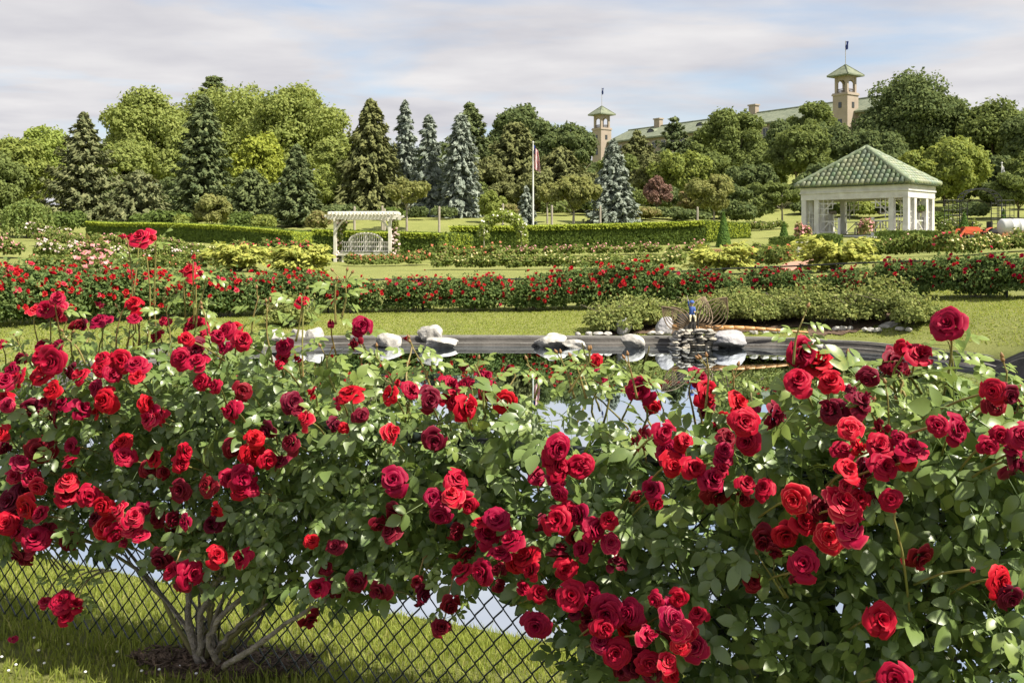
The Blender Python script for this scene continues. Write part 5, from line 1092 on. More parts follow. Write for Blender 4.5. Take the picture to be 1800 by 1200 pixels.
# figure riding the dragonfly: one continuous skinned body
def figurine():
    p = at(1216, 562, 20.75); e = empty('garden_figurine', tuple(p)); e.scale = (.8, .8, .8); tag(e, 'small figure in blue cap and blue coat riding the dragonfly', 'figurine')
    verts = [(0, 0, .12), (0, 0, .2), (0, -.005, .29), (0, -.01, .335), (0, -.015, .365), (0, -.02, .42), (0, -.02, .455),
             (-.055, -.01, .315), (-.085, -.03, .40), (-.10, -.05, .49), (-.105, -.055, .52), (.055, -.01, .31), (.075, -.05, .23), (.05, -.11, .20), (.045, -.13, .2),
             (-.04, -.02, .1), (-.06, -.13, .09), (-.065, -.14, -.02), (-.065, -.18, -.03), (.04, -.02, .1), (.06, -.13, .09), (.065, -.14, -.02), (.065, -.18, -.03)]
    rad = [.055, .055, .06, .03, .026, .05, .035, .032, .024, .02, .022, .032, .025, .02, .022, .042, .034, .022, .02, .042, .034, .022, .02]
    ed = [(0, 1), (1, 2), (2, 3), (3, 4), (4, 5), (5, 6), (2, 7), (7, 8), (8, 9), (9, 10), (2, 11), (11, 12), (12, 13), (13, 14), (0, 15), (15, 16), (16, 17), (17, 18), (0, 19), (19, 20), (20, 21), (21, 22)]
    me = bpy.data.meshes.new('body'); me.from_pydata(verts, ed, []); tmp = obj('body', me)
    md = tmp.modifiers.new('s', 'SKIN'); sv = me.skin_vertices[0].data
    for i, r_ in enumerate(rad): sv[i].radius = (r_, r_); sv[i].use_root = (i == 0)
    tmp.modifiers.new('d', 'SUBSURF').levels = 1
    bpy.context.view_layer.update(); dg = bpy.context.evaluated_depsgraph_get(); nm = bpy.data.meshes.new_from_object(tmp.evaluated_get(dg)); bpy.data.objects.remove(tmp)
    nm.materials.clear()
    for m_ in ('bluecloth', 'skin', 'sand'): nm.materials.append(M[m_])
    for pl in nm.polygons:
        c = pl.center; pl.use_smooth = True
        pl.material_index = 1 if (c.z > .34 and abs(c.x) < .07) or (c.x < -.095 and c.z > .47) or (c.y < -.105 and c.z > .15) else (2 if c.z < .13 else 0)
    obj('body', nm, e)
    mb = MB(); mb.lathe([(.068, .432), (.07, .44), (.056, .462), (.045, .49), (0, .5)], 12, (0, -.02, 0)); mb.build('cap', M['bluecloth'], e, True)
    mb = MB(); mb.tube([(-.09, -.05, .44), (-.13, -.06, .62)], .008, 5); mb.build('staff', M['sand'], e)
figurine()

# ------------------------------------------------------------------ near chain link fence
TX = 1 / math.hypot(1, .45); fdir = np.array([TX, -.45 * TX, 0]); fnrm = np.array([-.45 * TX, -TX, 0])       # fnrm points to the camera side
FO = np.array([0, 3.4, 0.0]); FH = .88; PIT = .035; RH = .040
s0, s1 = -4.6, 2.9
cl = empty('chain_link_fence', tuple(FO)); tag(cl, 'dark green chain link fence in front of the pond', 'fence')
nz_ = int(FH / (2 * RH)); wm = []
for ph in (0, 1):
    mb = MB(); pts = []
    for i in range(2 * nz_ + 1):
        side = (i + ph) % 2; sx = (-.5 if side == 0 else .5) * PIT * 1.06; yo = .004 * (1 if side == 0 else -1)
        pts.append((sx * .8, yo * .4, .03 + i * RH - .008)); pts.append((sx, yo, .03 + i * RH)); 
    mb.tube(pts, .0031, 4, False); wm.append(mb.mesh('wire', M['black']))
frz = math.atan2(fdir[1], fdir[0])
for i in range(int((s1 - s0) / PIT)):
    o = obj('wire', wm[i % 2], cl); s = s0 + i * PIT; o.location = fdir * s; o.rotation_euler.z = frz
mb = MB(); mb.tube([fdir * s0 + [0, 0, FH + .05], fdir * s1 + [0, 0, FH + .05]], .021, 8); mb.build('top_rail', M['black'], cl, True)
for s in (-4.45, 1.0):
    mb = MB(); q = fdir * s - fnrm * .03; mb.tube([q + [0, 0, -.2], q + [0, 0, FH + .1]], .03, 8); mb.build('post', M['black'], cl, True)

# ------------------------------------------------------------------ near roses
def rose_mesh(name, seed, mat, n=24, opening=1.0):
    """spiral of cupped, reflexing petals; unit radius, opens along +z"""
    r_ = np.random.default_rng(seed); V = []; Q = []; tip = []; nu, nv = 6, 5
    for i in range(n):
        o = (i / (n - 1)) ** .9; th = i * 2.39996 + r_.normal() * .15
        rho = .13 + .86 * o * opening; h = .62 - .36 * o; wd = 1.25 - .55 * o; curl = .75 * o ** 1.4; k0 = len(V); ph = r_.uniform(0, 6); tl = r_.normal() * .13; ds = r_.uniform(.8, 1.14); th += r_.normal() * .25
        for a in range(nv):
            v = a / (nv - 1)
            for b in range(nu):
                u = b / (nu - 1) * 2 - 1; ve = v * (1 - .16 * u * u)
                rr = rho * (ve ** .62) * ds * (1 + .05 * math.sin(ph + 5 * u) * ve); z = -.22 * o + h * (math.sin(min(ve * 1.75, 2.4))) * 1.0 - curl * max(0, ve - .62) ** 2 * 3.0 + .05 * math.sin(ph * 2 + 4 * u) * ve + tl * ve
                an = th + u * wd * (.35 + .65 * ve ** .5) * (1.0 if o > .3 else 1.25)
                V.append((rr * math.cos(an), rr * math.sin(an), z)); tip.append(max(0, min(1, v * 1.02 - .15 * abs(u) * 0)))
        Q += [(k0 + a * nu + b, k0 + a * nu + b + 1, k0 + (a + 1) * nu + b + 1, k0 + (a + 1) * nu + b) for a in range(nv - 1) for b in range(nu - 1)]
    mi = [0] * len(Q); T = []
    mb = MB(); mb.lathe([(.0, -.42), (.06, -.4), (.13, -.3), (.16, -.18), (.09, -.05)], 7); k = len(V); V += list(map(tuple, np.concatenate(mb.v))); tip += [0] * len(np.concatenate(mb.v)); Q += [tuple(j + k for j in f) for f in mb.q]; mi += [1] * len(mb.q)
    me = np_mesh(name, V, Q, mats=[mat, M['calyx']], smooth=True, mi=mi)
    at_ = me.attributes.new('tip', 'FLOAT', 'POINT'); at_.data.foreach_set('value', np.array(tip, np.float32)); return me
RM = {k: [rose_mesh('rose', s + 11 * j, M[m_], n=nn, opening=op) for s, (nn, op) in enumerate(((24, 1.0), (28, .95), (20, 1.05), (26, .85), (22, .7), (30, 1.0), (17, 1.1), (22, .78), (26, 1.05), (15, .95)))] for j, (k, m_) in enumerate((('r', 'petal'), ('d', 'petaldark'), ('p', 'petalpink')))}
Z = 3.0
def L_(ox, oy, s): return [(ox + a / Z, oy + b / Z, r_ / Z, k) for a, b, r_, k in ((t + ('',))[:4] for t in s)]
ROSES = []
ROSES += L_(0, 560, [(0, 140, 35), (230, 150, 35), (305, 160, 38), (275, 225, 60), (215, 200, 42), (230, 290, 55), (110, 210, 32, 'd'), (30, 330, 46), (110, 310, 48), (60, 270, 32), (20, 420, 38), (40, 460, 32, 'p'), (375, 280, 34, 'd'), (425, 300, 42), (540, 210, 36), (640, 220, 48), (720, 240, 50), (590, 290, 42), (530, 265, 36), (725, 305, 32),
 (525, 15, 48), (710, 0, 30), (870, 15, 28, 'p'), (830, 95, 38), (1035, 55, 56), (980, 105, 36), (955, 205, 50), (1030, 155, 42, 'd'), (1040, 230, 46), (1150, 95, 40), (1195, 60, 46), (1245, 50, 36), (1280, 115, 57), (1185, 155, 30), (1500, 150, 40), (1490, 205, 38), (1475, 245, 26), (1570, 215, 22), (1745, 30, 22, 'p'), (1065, 330, 47), (1135, 355, 44), (1280, 380, 42, 'd'),
 (165, 475, 55, 'd'), (280, 380, 46), (265, 430, 50), (330, 450, 42), (290, 510, 40, 'd'), (435, 475, 54), (510, 365, 40), (555, 430, 62), (515, 490, 30), (770, 450, 42), (795, 525, 54, 'p'), (850, 515, 40), (1220, 485, 50), (1540, 440, 50, 'd'), (1620, 535, 50, 'p'), (1575, 490, 34, 'd'), (1650, 390, 28), (1790, 430, 32), (1770, 560, 40, 'd'), (10, 605, 42), (20, 680, 36, 'd'),
 (205, 690, 60, 'd'), (380, 670, 36), (650, 650, 50), (620, 695, 40), (655, 725, 46), (365, 750, 44), (110, 760, 50, 'p'), (75, 835, 34, 'p'), (165, 835, 50, 'p'), (200, 885, 37, 'p'), (810, 735, 50), (790, 790, 44, 'd'), (860, 810, 34, 'd'), (975, 700, 40), (955, 765, 50), (1420, 585, 50, 'd'), (1235, 675, 53, 'd'), (1345, 630, 46), (1335, 710, 52), (1410, 745, 40), (1535, 655, 58, 'd'), (1490, 755, 42, 'd'),
 (360, 860, 54, 'p'), (350, 930, 60), (470, 935, 56), (950, 900, 50, 'd'), (1095, 880, 46, 'd'), (1205, 840, 36), (1280, 835, 54), (1270, 895, 50), (1320, 890, 38), (60, 960, 60, 'd'), (150, 990, 62), (120, 915, 50, 'd'), (210, 1030, 40), (30, 1080, 52), (100, 1130, 52), (190, 1160, 56), (15, 1000, 50, 'd'), (95, 1060, 46, 'd'), (250, 1110, 40, 'd'), (545, 985, 54), (635, 1015, 42, 'p'), (710, 1045, 46, 'p'), (755, 1005, 40), (560, 1095, 46, 'p'), (690, 1110, 42, 'p'), (740, 1140, 38, 'p'), (605, 1130, 46), (510, 1050, 38, 'd'), (830, 1050, 38, 'd'), (905, 1060, 46, 'd'), (975, 1075, 33), (920, 1115, 44, 'd'), (1145, 1010, 32), (1120, 1080, 54, 'd'), (370, 1175, 46, 'd'), (650, 1185, 26, 'p'), (1645, 1170, 43)])
ROSES += L_(0, 800, [(100, 520, 48, 'd'), (165, 500, 46, 'd'), (130, 545, 40, 'd'), (235, 775, 36, 'p'), (330, 770, 56), (402, 785, 42), (345, 850, 36), (845, 550, 48, 'd'), (905, 610, 36), (1010, 620, 56), (965, 660, 48, 'd'), (1080, 620, 34, 'd'), (1145, 525, 50), (1280, 545, 46), (1770, 480, 40, 'd'), (1720, 590, 36, 'd'), (1680, 700, 45), (1755, 700, 46, 'd'), (1630, 865, 46, 'd'), (940, 590, 30)])
ROSES += L_(600, 560, [(105, 40, 50), (75, 130, 36, 'd'), (345, 105, 16, 'd'), (45, 400, 55), (255, 400, 40), (105, 510, 38, 'd'), (365, 375, 42), (465, 430, 58, 'd'), (570, 350, 52), (650, 365, 50), (655, 465, 52), (580, 430, 46), (650, 255, 25, 'd'), (785, 385, 57), (755, 310, 36), (865, 435, 54), (890, 270, 25, 'd'), (295, 340, 18, 'p'), (10, 575, 30),
 (255, 600, 50, 'p'), (485, 640, 55, 'd'), (275, 850, 60), (300, 905, 32), (605, 855, 57), (485, 940, 42), (585, 935, 50, 'p'), (670, 975, 47), (520, 1035, 62), (280, 1020, 50, 'd'), (195, 1085, 36, 'd'), (265, 1125, 50, 'd'), (735, 1075, 42), (820, 1055, 54), (770, 1140, 60), (860, 1110, 36), (900, 1170, 52), (605, 1130, 48, 'd'), (1345, 220, 40), (1372, 300, 32), (1570, 375, 66), (1640, 465, 40), (1270, 255, 20, 'd'),
 (1140, 680, 66), (1085, 735, 38), (1140, 780, 60), (1030, 830, 48), (1255, 785, 52), (1285, 760, 40), (1130, 860, 54), (1150, 920, 46), (1610, 640, 60, 'd'), (1700, 600, 57), (1720, 700, 60), (1560, 650, 36, 'd'), (1790, 660, 42), (1745, 770, 50), (1640, 900, 56), (1550, 940, 34, 'd'), (1660, 965, 40),
 (1140, 1060, 66), (1255, 1040, 60), (1330, 1110, 62), (1200, 1005, 40), (1230, 1150, 55, 'd'), (1410, 1060, 40), (1060, 1080, 42, 'd'), (1420, 1180, 42, 'p')])
ROSES += L_(600, 800, [(80, 665, 46, 'd'), (200, 715, 45, 'd'), (400, 665, 34, 'd'), (425, 740, 54, 'd'), (570, 790, 50, 'd'), (530, 905, 48, 'd'), (640, 610, 52), (745, 615, 57), (830, 690, 34, 'd'), (830, 600, 40, 'd'), (980, 540, 60), (840, 520, 46), (660, 510, 55, 'd'), (1000, 610, 48), (920, 570, 46), (1150, 520, 56, 'd'), (1180, 600, 50), (1270, 500, 50), (1450, 570, 46, 'd'), (960, 700, 36), (1040, 725, 56), (1030, 895, 66), (1130, 740, 36, 'd'), (1215, 745, 60), (1310, 740, 50), (1230, 830, 40, 'd'), (1310, 860, 50, 'd'), (1400, 830, 76), (1530, 830, 66), (1380, 910, 70), (1480, 920, 65), (1370, 990, 54, 'p'), (1450, 1040, 60), (1560, 1060, 50, 'd'), (1480, 1140, 45, 'd'), (1605, 950, 50, 'p'), (1690, 970, 48, 'd'), (1740, 850, 62, 'p'), (1785, 930, 52, 'p'), (1790, 1005, 46, 'p'), (1620, 1090, 55), (1720, 1090, 56, 'p'), (1660, 760, 45), (1775, 750, 40), (1640, 1150, 45, 'd'), (1540, 1120, 45, 'd'), (1740, 1150, 42)])
ROSES += L_(1200, 560, [(75, 310, 52), (125, 395, 64), (115, 480, 50, 'd'), (290, 445, 53), (160, 590, 56), (215, 520, 28), (320, 545, 64), (345, 645, 62), (230, 630, 46, 'd'), (220, 690, 48), (370, 495, 36), (210, 740, 38), (485, 505, 66, 'd'), (15, 640, 30), (55, 785, 58), (160, 850, 60), (205, 800, 44), (190, 930, 60, 'd'), (335, 870, 60), (430, 895, 50), (325, 940, 44, 'd'),
 (625, 175, 64), (715, 240, 72), (610, 330, 66), (780, 335, 70), (790, 490, 66, 'd'), (880, 380, 36, 'd'), (935, 440, 60, 'd'), (910, 500, 50, 'd'), (980, 315, 56, 'd'), (1110, 240, 60, 'd'), (1095, 200, 36, 'd'), (1155, 155, 33), (1245, 195, 64), (1180, 285, 30, 'd'), (1400, 30, 72), (1045, 570, 36, 'd'), (885, 580, 46, 'p'), (840, 690, 52), (920, 680, 50), (870, 800, 55), (950, 790, 55, 'd'), (1040, 670, 66), (1110, 740, 60, 'd'), (1210, 690, 60), (1060, 780, 54), (1190, 755, 42), (1140, 630, 42), (930, 860, 44),
 (1340, 560, 60), (1440, 590, 64), (1640, 380, 56), (1720, 400, 54, 'd'), (1790, 400, 50), (1650, 450, 50, 'd'), (1670, 610, 60), (1610, 670, 50), (1740, 760, 70, 'd'), (1790, 620, 60), (1740, 690, 46), (595, 950, 60, 'p'), (640, 1070, 66), (540, 1140, 60), (840, 980, 78, 'p'), (720, 1000, 55, 'd'), (770, 1150, 64, 'p'), (890, 1110, 70, 'p'), (860, 880, 30, 'p'), (935, 950, 50), (1015, 960, 55, 'd'), (1100, 950, 50), (430, 1160, 66, 'd')])
ROSES += L_(1200, 800, [(490, 500, 44, 'd'), (640, 570, 66), (595, 635, 48, 'd'), (365, 650, 50, 'd'), (1250, 535, 62, 'd'), (1045, 865, 66), (1120, 1180, 72), (1670, 660, 66), (1730, 750, 66, 'd'), (80, 840, 46), (30, 940, 46, 'p'), (70, 1010, 60, 'p'), (1530, 605, 18)])
ROSES += L_(0, 380, [(300, 430, 40, 'p'), (185, 505, 36, 'p'), (245, 490, 42), (310, 500, 50, 'p'), (530, 470, 22, 'p'), (705, 460, 44), (695, 530, 42), (405, 570, 30, 'd'), (440, 575, 30, 'd'), (650, 108, 16, 'p'), (745, 115, 46, 'p'), (700, 115, 26, 'p'), (805, 115, 21, 'p'), (1010, 300, 48, 'p'), (1022, 215, 15), (1060, 300, 18), (962, 290, 14), (1595, 450, 34)])
clean = []
for r_ in ROSES:
    if all(math.hypot(r_[0] - q[0], r_[1] - q[1]) > 9 for q in clean): clean.append(r_)
ROSES = clean
def Dof(u): t = (u - 900) / F; return 3.4 / (1 + .45 * t)
lx = [0, 60, 150, 230, 300, 400, 450, 520, 600, 700, 760, 850, 950, 1000, 1080, 1150, 1250, 1350, 1420, 1500, 1560, 1650, 1720, 1800]
lt = [26 + q for q in [640, 625, 590, 578, 570, 572, 556, 618, 612, 634, 650, 672, 645, 660, 660, 684, 712, 680, 630, 650, 632, 648, 660, 675]]
bx = [0, 80, 180, 260, 300, 400, 500, 600, 650, 750, 800, 850, 920, 960, 1000, 1050, 1100, 1250, 1800]
bb = [945, 938, 930, 942, 975, 1015, 1028, 1032, 1022, 990, 985, 992, 1012, 1070, 1150, 1200, 1235, 1260, 1260]
lt = [t_ + (26 if 430 < x_ < 1390 else 0) for x_, t_ in zip(lx, lt)]
def fnoise(u, v, s): return (np.sin(u / s + 1.3 * np.sin(v / s * .8)) + np.sin(v / s * 1.3 + 2 + 1.1 * np.sin(u / s * .7 + 1)) + np.sin((u + v) / s * .6 + 4)) / 3
roots = {'left': empty('climbing_rose', tuple(at(372, 1165, Dof(372)))), 'right': empty('climbing_rose', tuple(np.r_[at(1490, 1300, Dof(1490))[:2], 0.0]))}
tag(roots['left'], 'red climbing rose with thick grey canes at the left end of the fence', 'rose bush', 'red climbing roses on the near fence')
tag(roots['right'], 'larger denser red climbing rose with dark foliage on the right of the fence', 'rose bush', 'red climbing roses on the near fence')
RL = {k: np.array(o.location) for k, o in roots.items()}
SPL = 850
# --- leaf template: a compound leaf of five toothed, folded leaflets
def leaflet(L0, base, ang, droop, r_):
    prof = [(0, 0), (.18, .62), (.45, 1.0), (.72, .78), (.9, .4), (1, 0)]; W = .33 * L0; V = []; Q = []; T = []
    for t, w_ in prof:
        x_ = t * L0; z_ = -droop * t * t * L0; ww = w_ * W * (1 + r_.normal() * .06)
        V += [(x_, -ww, z_ + .22 * ww), (x_, 0, z_), (x_, ww, z_ + .22 * ww)]
    for i in range(len(prof) - 1):
        a = i * 3
        for s in (0, 1): Q.append((a + s, a + s + 1, a + s + 4, a + s + 3))
    V = np.array(V); c, s = math.cos(ang), math.sin(ang); V = np.c_[V[:, 0] * c - V[:, 1] * s, V[:, 0] * s + V[:, 1] * c, V[:, 2]] + np.array(base); return V, Q
def compound(seed, n=5):
    r_ = np.random.default_rng(seed); mb = MB()
    spec = [((2.1, 0, -.18), 0, 1.15)] + [((1.75 - .75 * k, 0, -.12 + .06 * k), s * (1.0 + r_.normal() * .15), 1.05 - .16 * k) for k in range((n - 1) // 2) for s in (-1, 1)]
    for bpos, ang, ln in spec: mb.add(*leaflet(ln * (1 + r_.normal() * .08), bpos, ang, .2 + r_.random() * .3, r_))
    mb.tube([(0, 0, 0), (1.1, 0, -.05), (2.1, 0, -.18)], [.035, .03, .02], 3, False)
    return np.concatenate(mb.v), np.array(mb.q)
LT = [compound(s, 5 if s % 3 else 3) for s in range(6)]
LTM = [[np_mesh('leaf', v, q, mats=[M[m_]], smooth=True) for v, q in LT] for m_ in ('roseleaf', 'leafyoung')]
def frames(n, Nm, T):
    T = unit(T - Nm * (T * Nm).sum(1, keepdims=True)); return np.stack([T, np.cross(Nm, T), Nm], -1)   # columns
def gen_leaves(n, u0, u1, lsize):
    u = rng.uniform(u0, u1, n * 3); v = rng.uniform(540, 1255, n * 3)
    top = np.interp(u, lx, lt) + 14 * fnoise(u, v * 0, 17) + rng.exponential(24, len(u)) - 4; bot = np.interp(u, bx, bb) + 16 * fnoise(u, v * 0, 23)
    ok = (v > top) & (v < bot)
    f = fnoise(u, v, 26) + .5 * fnoise(u + 300, v + 90, 11); depthf = (v - top) / (bot - top)
    hole = .62 - .62 * np.clip(depthf - .45, 0, 1) - np.where((u > 1180), .32 * (depthf > .45), 0)
    ok &= (f < hole) | (rng.random(len(u)) < .12)
    # a sunlit opening under the arch of the left canes
    u, v = u[ok][:n], v[ok][:n]; dep = Dof(u) + np.clip(rng.normal(size=len(u)) * .16 - .03, -.28, .34)
    P = np.c_[(u - 900) / F * dep, dep, CAM_Z - (v - HOR) / F * dep]
    m_ = len(u); Nm = unit(np.array([.08, -.55, .62]) + rng.normal(size=(m_, 3)) * .48); T = rng.normal(size=(m_, 3)) + np.array([0, -.25, -.35])
    return u, v, P, frames(m_, Nm, T), lsize * rng.uniform(.65, 1.3, m_), dep - Dof(u), np.interp(u, lx, lt)
for key, n, u0, u1, ls in (('left', 2900, -120, SPL, .040), ('right', 2300, SPL - 40, 1920, .045)):
    u, v, P, R, S, off, tp = gen_leaves(n, u0, u1, ls)
    order = np.argsort(off + .0006 * np.abs(u - 900) * 0); front = set(order[(u[order] > 10) & (u[order] < 1790) & (v[order] < 1190)][:300].tolist())
    Vb = []; Qb = []; k = 0; root = roots[key]; o0 = RL[key]; Yv = []; Yq = []; ky = 0
    for i in range(len(u)):
        ti = int(rng.integers(0, 6)); young = (v[i] < tp[i] + 60 and rng.random() < .35) or rng.random() < .04
        if i in front:
            o = obj('leaf', LTM[1 if young else 0][ti], root); mt = Matrix(R[i].tolist()).to_4x4(); o.matrix_local = Matrix.Translation(Vector(P[i] - o0)) @ mt @ Matrix.Scale(float(S[i]), 4)
        else:
            vv, qq = LT[ti]; w_ = vv @ R[i].T * S[i] + P[i] - o0
            if young: Yv.append(w_); Yq.append(qq + ky); ky += len(vv)
            else: Vb.append(w_); Qb.append(qq + k); k += len(vv)
    f = obj('foliage', np_mesh('foliage', np.concatenate(Vb), np.concatenate(Qb), mats=[M['roseleaf']], smooth=True), root); f['kind'] = 'stuff'
    f = obj('young_foliage', np_mesh('young_foliage', np.concatenate(Yv), np.concatenate(Yq), mats=[M['leafyoung']], smooth=True), root); f['kind'] = 'stuff'; f['label'] = 'paler young leaves'
# --- blooms with stems
def add_leaf(root, P, Nm, T, s, young=True):
    R = frames(1, unit(np.array([Nm])), np.array([T]))[0]; o = obj('leaf', LTM[1 if young else 0][int(rng.integers(0, 6))], root); o.matrix_local = Matrix.Translation(Vector(P)) @ Matrix(R.tolist()).to_4x4() @ Matrix.Scale(float(s), 4)
stemV = {'left': MB(), 'right': MB()}
for (u, v, rpx, kind) in ROSES:
    key = 'left' if u < SPL else 'right'; root = roots[key]; o0 = RL[key]; tp = float(np.interp(u, lx, lt)); shoot = v < tp - 6
    dep = Dof(u) + (rng.uniform(-.40, -.28) if not shoot else rng.uniform(-.12, .12)); dep -= .10 * (kind != 'd')
    P = np.array([(u - 900) / F * dep, dep, CAM_Z - (v - HOR) / F * dep]); rad = max(.008, rpx / F * dep) * 1.48
    dirn = unit(np.array([0, -.75, .42]) + rng.normal(size=3) * np.array([.5, .3, .35]) + (np.array([0, .15, -.35]) if kind == 'd' else 0))
    small = rpx < 9
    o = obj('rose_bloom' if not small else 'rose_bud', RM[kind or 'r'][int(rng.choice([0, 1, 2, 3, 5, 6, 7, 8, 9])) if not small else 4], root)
    q = Vector(dirn).to_track_quat('Z', 'Y').to_matrix().to_4x4() @ Matrix.Rotation(rng.random() * 6.28, 4, 'Z')
    o.matrix_local = Matrix.Translation(Vector(P - o0)) @ q @ Matrix.Diagonal((rad * rng.uniform(.88, 1.1), rad * rng.uniform(.88, 1.1), rad * (rng.uniform(.8, 1.25) if not small else 1.5), 1))
    b0 = P - dirn * rad * .38
    if shoot:
        tv_ = tp + rng.uniform(20, 60); uu = u + rng.uniform(-14, 14); d2 = Dof(uu); e_ = np.array([(uu - 900) / F * d2, d2, CAM_Z - (tv_ - HOR) / F * d2]); m_ = (b0 + e_) / 2 + np.array([rng.normal() * .02, 0, 0])
        pts = smoothpath([b0, b0 - dirn * .015 + [0, 0, -.03], m_, e_], 8); stemV[key].tube(pts, np.linspace(.0022, .0042, 8), 5)
        nlv = int(np.clip((tv_ - v) / 28, 1, 5))
        for j in range(nlv):
            pj = pts[2 + j % 6] ; add_leaf(root, pj - o0, np.array([rng.normal() * .4, -.4, .8]), np.array([(-1) ** j, rng.normal() * .4, .15]), .026 + .006 * rng.random())
    elif v > np.interp(u, bx, bb) + 25:
        d2 = Dof(u); e_ = at(u + 70, 1000, d2); pts = smoothpath([b0, b0 + np.array([.02, .03, .07]), (b0 + e_) / 2 + [0, 0, .05], e_], 8); stemV[key].tube(pts, np.linspace(.0022, .004, 8), 5)
        for j in range(3): add_leaf(root, pts[1 + j] - o0, np.array([rng.normal() * .4, -.5, .7]), np.array([(-1) ** j, rng.normal() * .4, .1]), .022 + .006 * rng.random())
    else:
        e_ = P + np.array([rng.normal() * .05, .2, -.10]); stemV[key].tube(smoothpath([b0, (b0 + e_) / 2 + [0, 0, .01], e_], 5), .003, 5)
# --- young shoots with buds that stand above the leaves
shoots = [(1010, 700, 985, 628), (1030, 700, 1012, 640), (1000, 690, 1040, 632), (1560, 800, 1530, 722), (1565, 800, 1560, 690), (1575, 800, 1590, 715), (1380, 1050, 1338, 985), (1385, 1050, 1358, 1000), (1385, 1050, 1378, 995), (1240, 720, 1245, 640), (1395, 640, 1412, 560), (1680, 690, 1668, 600), (700, 690, 660, 625), (760, 690, 725, 610), (590, 690, 575, 625), (600, 560, 605, 492), (590, 570, 590, 500), (480, 640, 470, 540), (300, 640, 285, 520), (380, 640, 360, 550), (150, 640, 110, 590), (520, 600, 530, 520), (850, 720, 835, 640), (940, 700, 925, 640), (1120, 700, 1105, 640), (1300, 720, 1290, 660), (1760, 720, 1770, 650), (1480, 700, 1490, 640), (60, 650, 30, 600), (205, 640, 215, 545), (440, 610, 455, 520)]
BUDV = MB(); BUDV.lathe([(0, -.2), (.5, .1), (.62, .6), (.4, 1.2), (.1, 1.75), (0, 1.8)], 8); budme = BUDV.mesh('bud', M['bud'], True)
for (u0, v0, u1, v1) in shoots:
    key = 'left' if u0 < SPL else 'right'; root = roots[key]; o0 = RL[key]; d = Dof(u0) - rng.uniform(.0, .25); a = at(u0, v0, d); b = at(u1, v1, d - .02); m_ = (a + b) / 2 + [rng.normal() * .012, 0, .01]
    pts = smoothpath([a, m_, b], 8); stemV[key].tube(pts, np.linspace(.0042, .002, 8), 5)
    for j in range(5):
        add_leaf(root, pts[2 + j] - o0 if j < 5 else pts[-1] - o0, np.array([rng.normal() * .5, -.45, .8]), np.array([(-1) ** j, rng.normal() * .5, .2]), .024 + .01 * rng.random())
    for j in range(int(rng.integers(1, 4))):
        o = obj('bud', budme, root); q = pts[-1] + np.array([rng.normal() * .018, 0, .012 + rng.random() * .02]); dd = unit(q - pts[-2]); stemV[key].tube([pts[-2], q], .0016, 4, False); o.matrix_local = Matrix.Translation(Vector(q - o0)) @ Vector(dd).to_track_quat('Z', 'Y').to_matrix().to_4x4() @ Matrix.Scale(.0085, 4)
for key in stemV:
    st = stemV[key]; st.v = [v - RL[key] for v in st.v]; f = st.build('stem', M['stem'], roots[key], True); f['kind'] = 'stuff'
# --- canes
def cane(key, pts, r0, r1, mat='cane'):
    """pts: (px, py, depth offset from the fence)"""
    W = np.array([at(p[0], p[1], Dof(p[0]) + p[2]) for p in pts]) - RL[key]; P = smoothpath(W, 14); P[1:-1] += rng.normal(size=(12, 3)) * min(.004, r0 * .3)
    mb = MB(); mb.tube(P, .72 * np.linspace(r0, r1, 14) * rng.uniform(.88, 1.15, 14), 8); return mb.build('cane', M[mat], roots[key], True)
Lc = [([(352, 1170, -.12), (334, 1110, -.12), (330, 1050, -.1), (340, 980, -.05), (310, 900, 0)], .022, .010, 'cane'), ([(350, 1150, -.16), (352, 1090, -.16), (372, 1035, -.14), (400, 1000, -.1), (430, 930, 0)], .018, .009, 'cane'), ([(345, 1160, -.06), (305, 1085, -.06), (262, 1022, -.05), (205, 975, -.02), (120, 930, .02)], .013, .007, 'greencane'), ([(385, 1165, -.2), (366, 1130, -.22), (388, 1085, -.2), (422, 1050, -.16), (470, 1010, -.1)], .016, .010, 'cane'), ([(395, 1172, -.22), (430, 1150, -.24), (490, 1105, -.22), (560, 1060, -.18), (640, 1020, -.08)], .017, .008, 'cane'), ([(380, 1160, -.1), (410, 1120, -.1), (455, 1070, -.08), (480, 1010, -.02)], .013, .007, 'greencane'), ([(372, 1150, -.15), (400, 1120, -.16), (425, 1095, -.14), (470, 1060, -.1)], .014, .006, 'cane'), ([(362, 1160, -.05), (372, 1080, -.02), (366, 1010, .02)], .012, .008, 'greencane'), ([(345, 1150, .02), (348, 1080, .04), (352, 1010, .06)], .012, .007, 'cane'), ([(400, 1150, .02), (445, 1090, .05), (500, 1030, .06), (560, 950, .05)], .012, .006, 'greencane'), ([(345, 1120, -.02), (250, 1000, .03), (150, 880, .05), (40, 800, .05)], .010, .005, 'cane'), ([(430, 1040, 0), (520, 930, .05), (600, 870, .06), (720, 830, .08)], .012, .008, 'cane'), ([(360, 1050, 0), (420, 900, .05), (440, 740, .05), (430, 620, .02)], .010, .004, 'greencane'), ([(330, 1000, 0), (260, 850, .05), (250, 700, .03), (246, 560, .0)], .009, .004, 'greencane')]
for c in Lc: cane('left', *c)
for i in range(12):
    u0 = 372 + rng.normal() * 22; du = rng.uniform(-170, 210); dz = rng.uniform(-.12, .1)
    cane('left', [(u0, 1155 + rng.normal() * 8, dz), (u0 + du * .3 + rng.normal() * 12, 1085 + rng.normal() * 12, dz), (u0 + du * .7, 1020 + rng.normal() * 15, dz * .5), (u0 + du, 930 + rng.normal() * 25, .03)], rng.uniform(.006, .012), .005, 'cane' if i % 3 else 'greencane')
